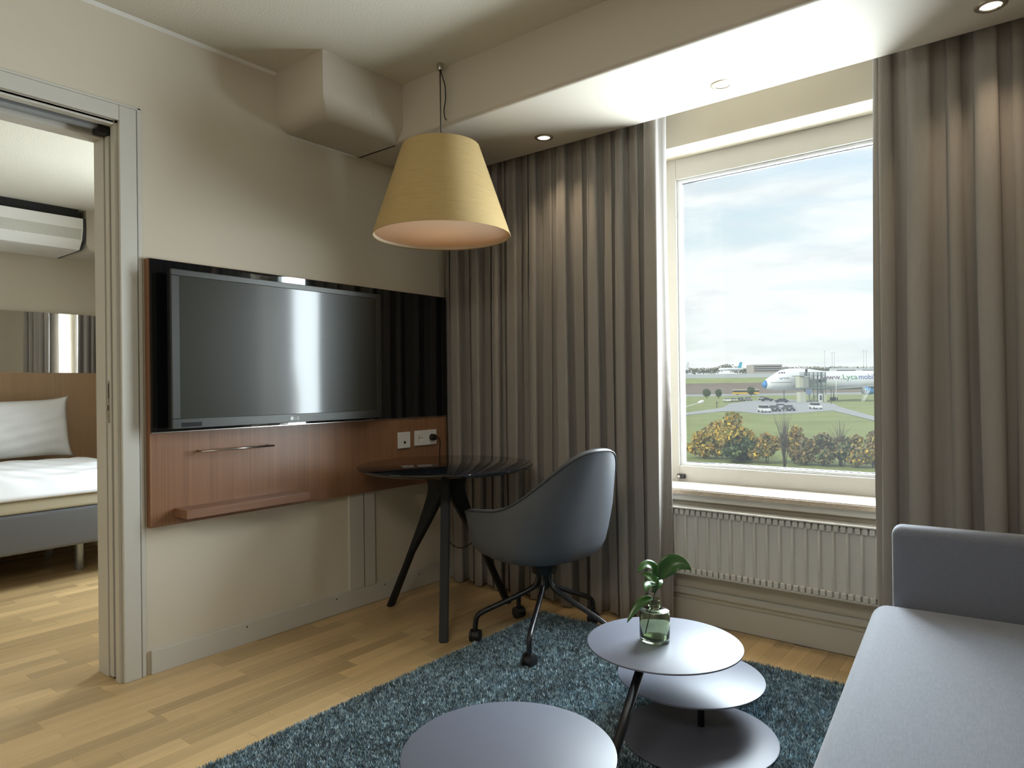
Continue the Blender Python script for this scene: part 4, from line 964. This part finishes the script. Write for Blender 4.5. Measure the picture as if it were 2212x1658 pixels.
bush(1597, 999, 2.5, 1.9, GRN, 'dark green round shrub in front of the golden bush', 3600)
bush(1654, 1001, 2.7, 1.6, YEL + BRN, 'yellow and brown bush left of the bare tree', 2400)
bush(1692, 1010, 4.9, 2.2, BRN, 'slender leafless tree in the middle of the window view', cat='tree', bare=True)
bush(1714, 1001, 3.3, 1.4, YEL + BRN, 'narrow yellow bush just right of the bare tree', 1500)
bush(1738, 1004, 2.3, 1.8, BRN, 'low brown bush right of the bare tree', 2400)
bush(1776, 1005, 2.7, 1.9, BRN + GRN, 'olive brown bush near the right of the hedge', 3000)
bush(1812, 1008, 3.9, 2.0, BRN, 'leafless twiggy tree near the right curtain', cat='tree', bare=True)
bush(1818, 1008, 2.5, 1.7, GRN + BRN, 'greenish bush under the leafless twiggy tree', 2600)
bush(1848, 1010, 2.7, 1.7, BRN + YEL, 'russet bush beside the right curtain edge', 2400)
bush(1884, 1010, 3.0, 1.6, YEL + BRN, 'yellowish bush at the far right edge of the view', 2200)
for px, py, h, w, lab in ((1526, 861, 4.6, 3.6, 'dark round tree on the lawn edge by the road, left one'), (1552, 861, 4.4, 2.9, 'dark round tree on the lawn edge by the road, right one'), (1622, 857, 5.2, 3.6, 'dark tree in front of the yellow coach')):
    p = gpt(px, py); t = thing('round_tree', lab, 'tree', p, 'small trees by the road'); link('leaves', foliage_me(900, [((0, 0, h * 0.6), (w / 2, w / 2, h * 0.4))], GRN, 0.3), None, t)['kind'] = 'stuff'; tube('trunk', [(0, 0, 0), (0, 0, h * 0.4)], 0.15, bark, t, 6)
# wooded skyline beyond the apron
v = []
for k in range(260): 
    px = 1380 + 2.4 * k + npr.uniform(-2, 2); top = 796 - 4 * math.exp(-((px - 1570) / 16) ** 2) * 2.2 + npr.uniform(-1, 1.5) - (2.5 if px > 1690 else 0)
    c = hpt(px, top + 5, 1100); v.append((tuple(c), (6.5, 4, 5.2)))
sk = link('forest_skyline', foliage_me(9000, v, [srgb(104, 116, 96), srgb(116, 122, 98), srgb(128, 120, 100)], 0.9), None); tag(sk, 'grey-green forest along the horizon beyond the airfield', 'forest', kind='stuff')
# terminal buildings and distant aircraft
def hall(px0, px1, py0, py1, D, depth, m, label, rows):
    a, b = hpt(px0, py1, D), hpt(px1, py1, D); h = (py1 - py0) * D / F_PX + 3; wdt = (b - a).length
    t = thing('terminal_building', label, 'building', (a + b) / 2 - UP * 3, rz=math.atan2((b - a).y, (b - a).x))
    box('walls', (-wdt / 2, 0, 0), (wdt / 2, depth, h), m, t); box('roof', (-wdt / 2 - 0.5, -0.5, h), (wdt / 2 + 0.5, depth, h + 0.7), pl_white, t)
    for r_ in range(rows):
        box('window_band', (-wdt / 2 + 1, -0.12, 3.6 + r_ * (h - 4) / rows), (wdt / 2 - 1, 0.02, 3.6 + (r_ + 0.5) * (h - 4) / rows), glassm, t)
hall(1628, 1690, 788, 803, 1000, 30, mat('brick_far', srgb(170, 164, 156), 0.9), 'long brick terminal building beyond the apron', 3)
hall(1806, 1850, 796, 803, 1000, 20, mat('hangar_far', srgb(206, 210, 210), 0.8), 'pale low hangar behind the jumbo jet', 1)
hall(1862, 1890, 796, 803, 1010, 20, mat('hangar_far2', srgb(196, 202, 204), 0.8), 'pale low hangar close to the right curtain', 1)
def far_jet(px0, px1, py, D, label, tailcol, flip=1):
    a, b = hpt(px0, py, D), hpt(px1, py, D); L_ = (b - a).length; t = thing('distant_airliner', label, 'aircraft', a, rz=math.atan2((b - a).y, (b - a).x))
    prof = [(0, 0.1), (0.04 * L_, 1.3), (0.12 * L_, 1.9), (0.75 * L_, 1.9), (0.95 * L_, 0.9), (L_, 0.3)]
    o = lathe('fuselage', [(r_, z) for z, r_ in prof], pl_white, t, (0, 0, 2.6), 14); o.rotation_euler = (0, PI / 2, 0)
    prism('tail_fin', [(0.80 * L_, 4), (0.90 * L_, 11.5), (1.0 * L_, 11.5), (0.96 * L_, 4)], 1, -0.3, 0.3, mat('tail_paint', tailcol, 0.5), t)
    prism('wing', [(0.38 * L_, -1), (0.62 * L_, -15), (0.68 * L_, -15), (0.58 * L_, -1)], 2, 2.0, 2.4, pl_grey, t)
    for x in (0.15, 0.5): tube('gear_strut', [(x * L_, 0, -0.6), (x * L_, 0, 2)], 0.25, dk_grey, t, 6)
far_jet(1552, 1604, 802.5, 860, 'distant white airliner with a turquoise tail on the apron', srgb(84, 168, 196))
far_jet(1450, 1489, 803.0, 860, 'distant white airliner at the left edge of the window', srgb(210, 214, 220))
for px, top, D, which in ((1782, 759, 700, 'leftmost'), (1798, 763, 700, 'second from left'), (1803, 763, 700, 'third from left'), (1866, 758, 700, 'tall one close to the curtain'), (1872, 760, 700, 'rightmost, touching the curtain')):
    b_ = hpt(px, 812, D); a_ = hpt(px, top, D); t = thing('floodlight_mast', 'thin floodlight mast on the horizon above the jet, ' + which, 'mast', b_, 'masts on the horizon')
    tube('mast', [(0, 0, -4), (0, 0, (a_ - b_).z)], 0.16, pl_grey, t, 6); box('lamp_head', (-0.8, -0.3, (a_ - b_).z), (0.8, 0.3, (a_ - b_).z + 0.4), pl_grey, t)
# street lamps
lm = gpt(1470, 975); tz = 4.6
sl = thing('street_lamp', 'pale curved street lamp arm with white head at the left of the view', 'street lamp', lm)
hp = hpt(1515, 868, (lm - CAM).dot(FH)) - lm; bp_ = hpt(1476, 881, (lm - CAM).dot(FH)) - lm
tube('pole', [(bp_.x, bp_.y, 0), (bp_.x, bp_.y, bp_.z - 0.1), tuple(bp_)], [0.07, 0.05, 0.04], pl_grey, sl, 8)
tube('arm', [tuple(bp_), tuple(hp)], 0.032, pl_white, sl, 8)
hd = lathe('lamp_head', [(0, -0.42), (0.10, -0.38), (0.17, -0.1), (0.16, 0.12), (0.06, 0.26), (0, 0.27)], pl_white, sl, tuple(hp), 18, False); hd.rotation_euler = (hp - bp_).to_track_quat('Z', 'Y').to_euler()
for px, py, h, lab in ((1795, 873, 4.2, 'dark path lamp post right of the stair tower'), (1548, 881, 1.3, 'short dark bollard beside the left path')):
    p = gpt(px, py); t = thing('path_lamp', lab, 'lamp post', p); tube('post', [(0, 0, 0), (0, 0, h)], 0.09, dk_grey, t, 8); lathe('lantern', [(0, 0), (0.22, 0.05), (0.16, 0.4), (0, 0.45)], dk_grey, t, (0, 0, h), 12, False)
p = gpt(1806, 869); t = thing('flag_pole', 'slim white pole standing in front of the jet wing', 'pole', p); tube('pole', [(0, 0, 0), (0, 0, 8.2)], 0.07, pl_white, t, 8); lathe('finial', [(0, 0), (0.14, 0.1), (0, 0.25)], pl_white, t, (0, 0, 8.2), 10, False)
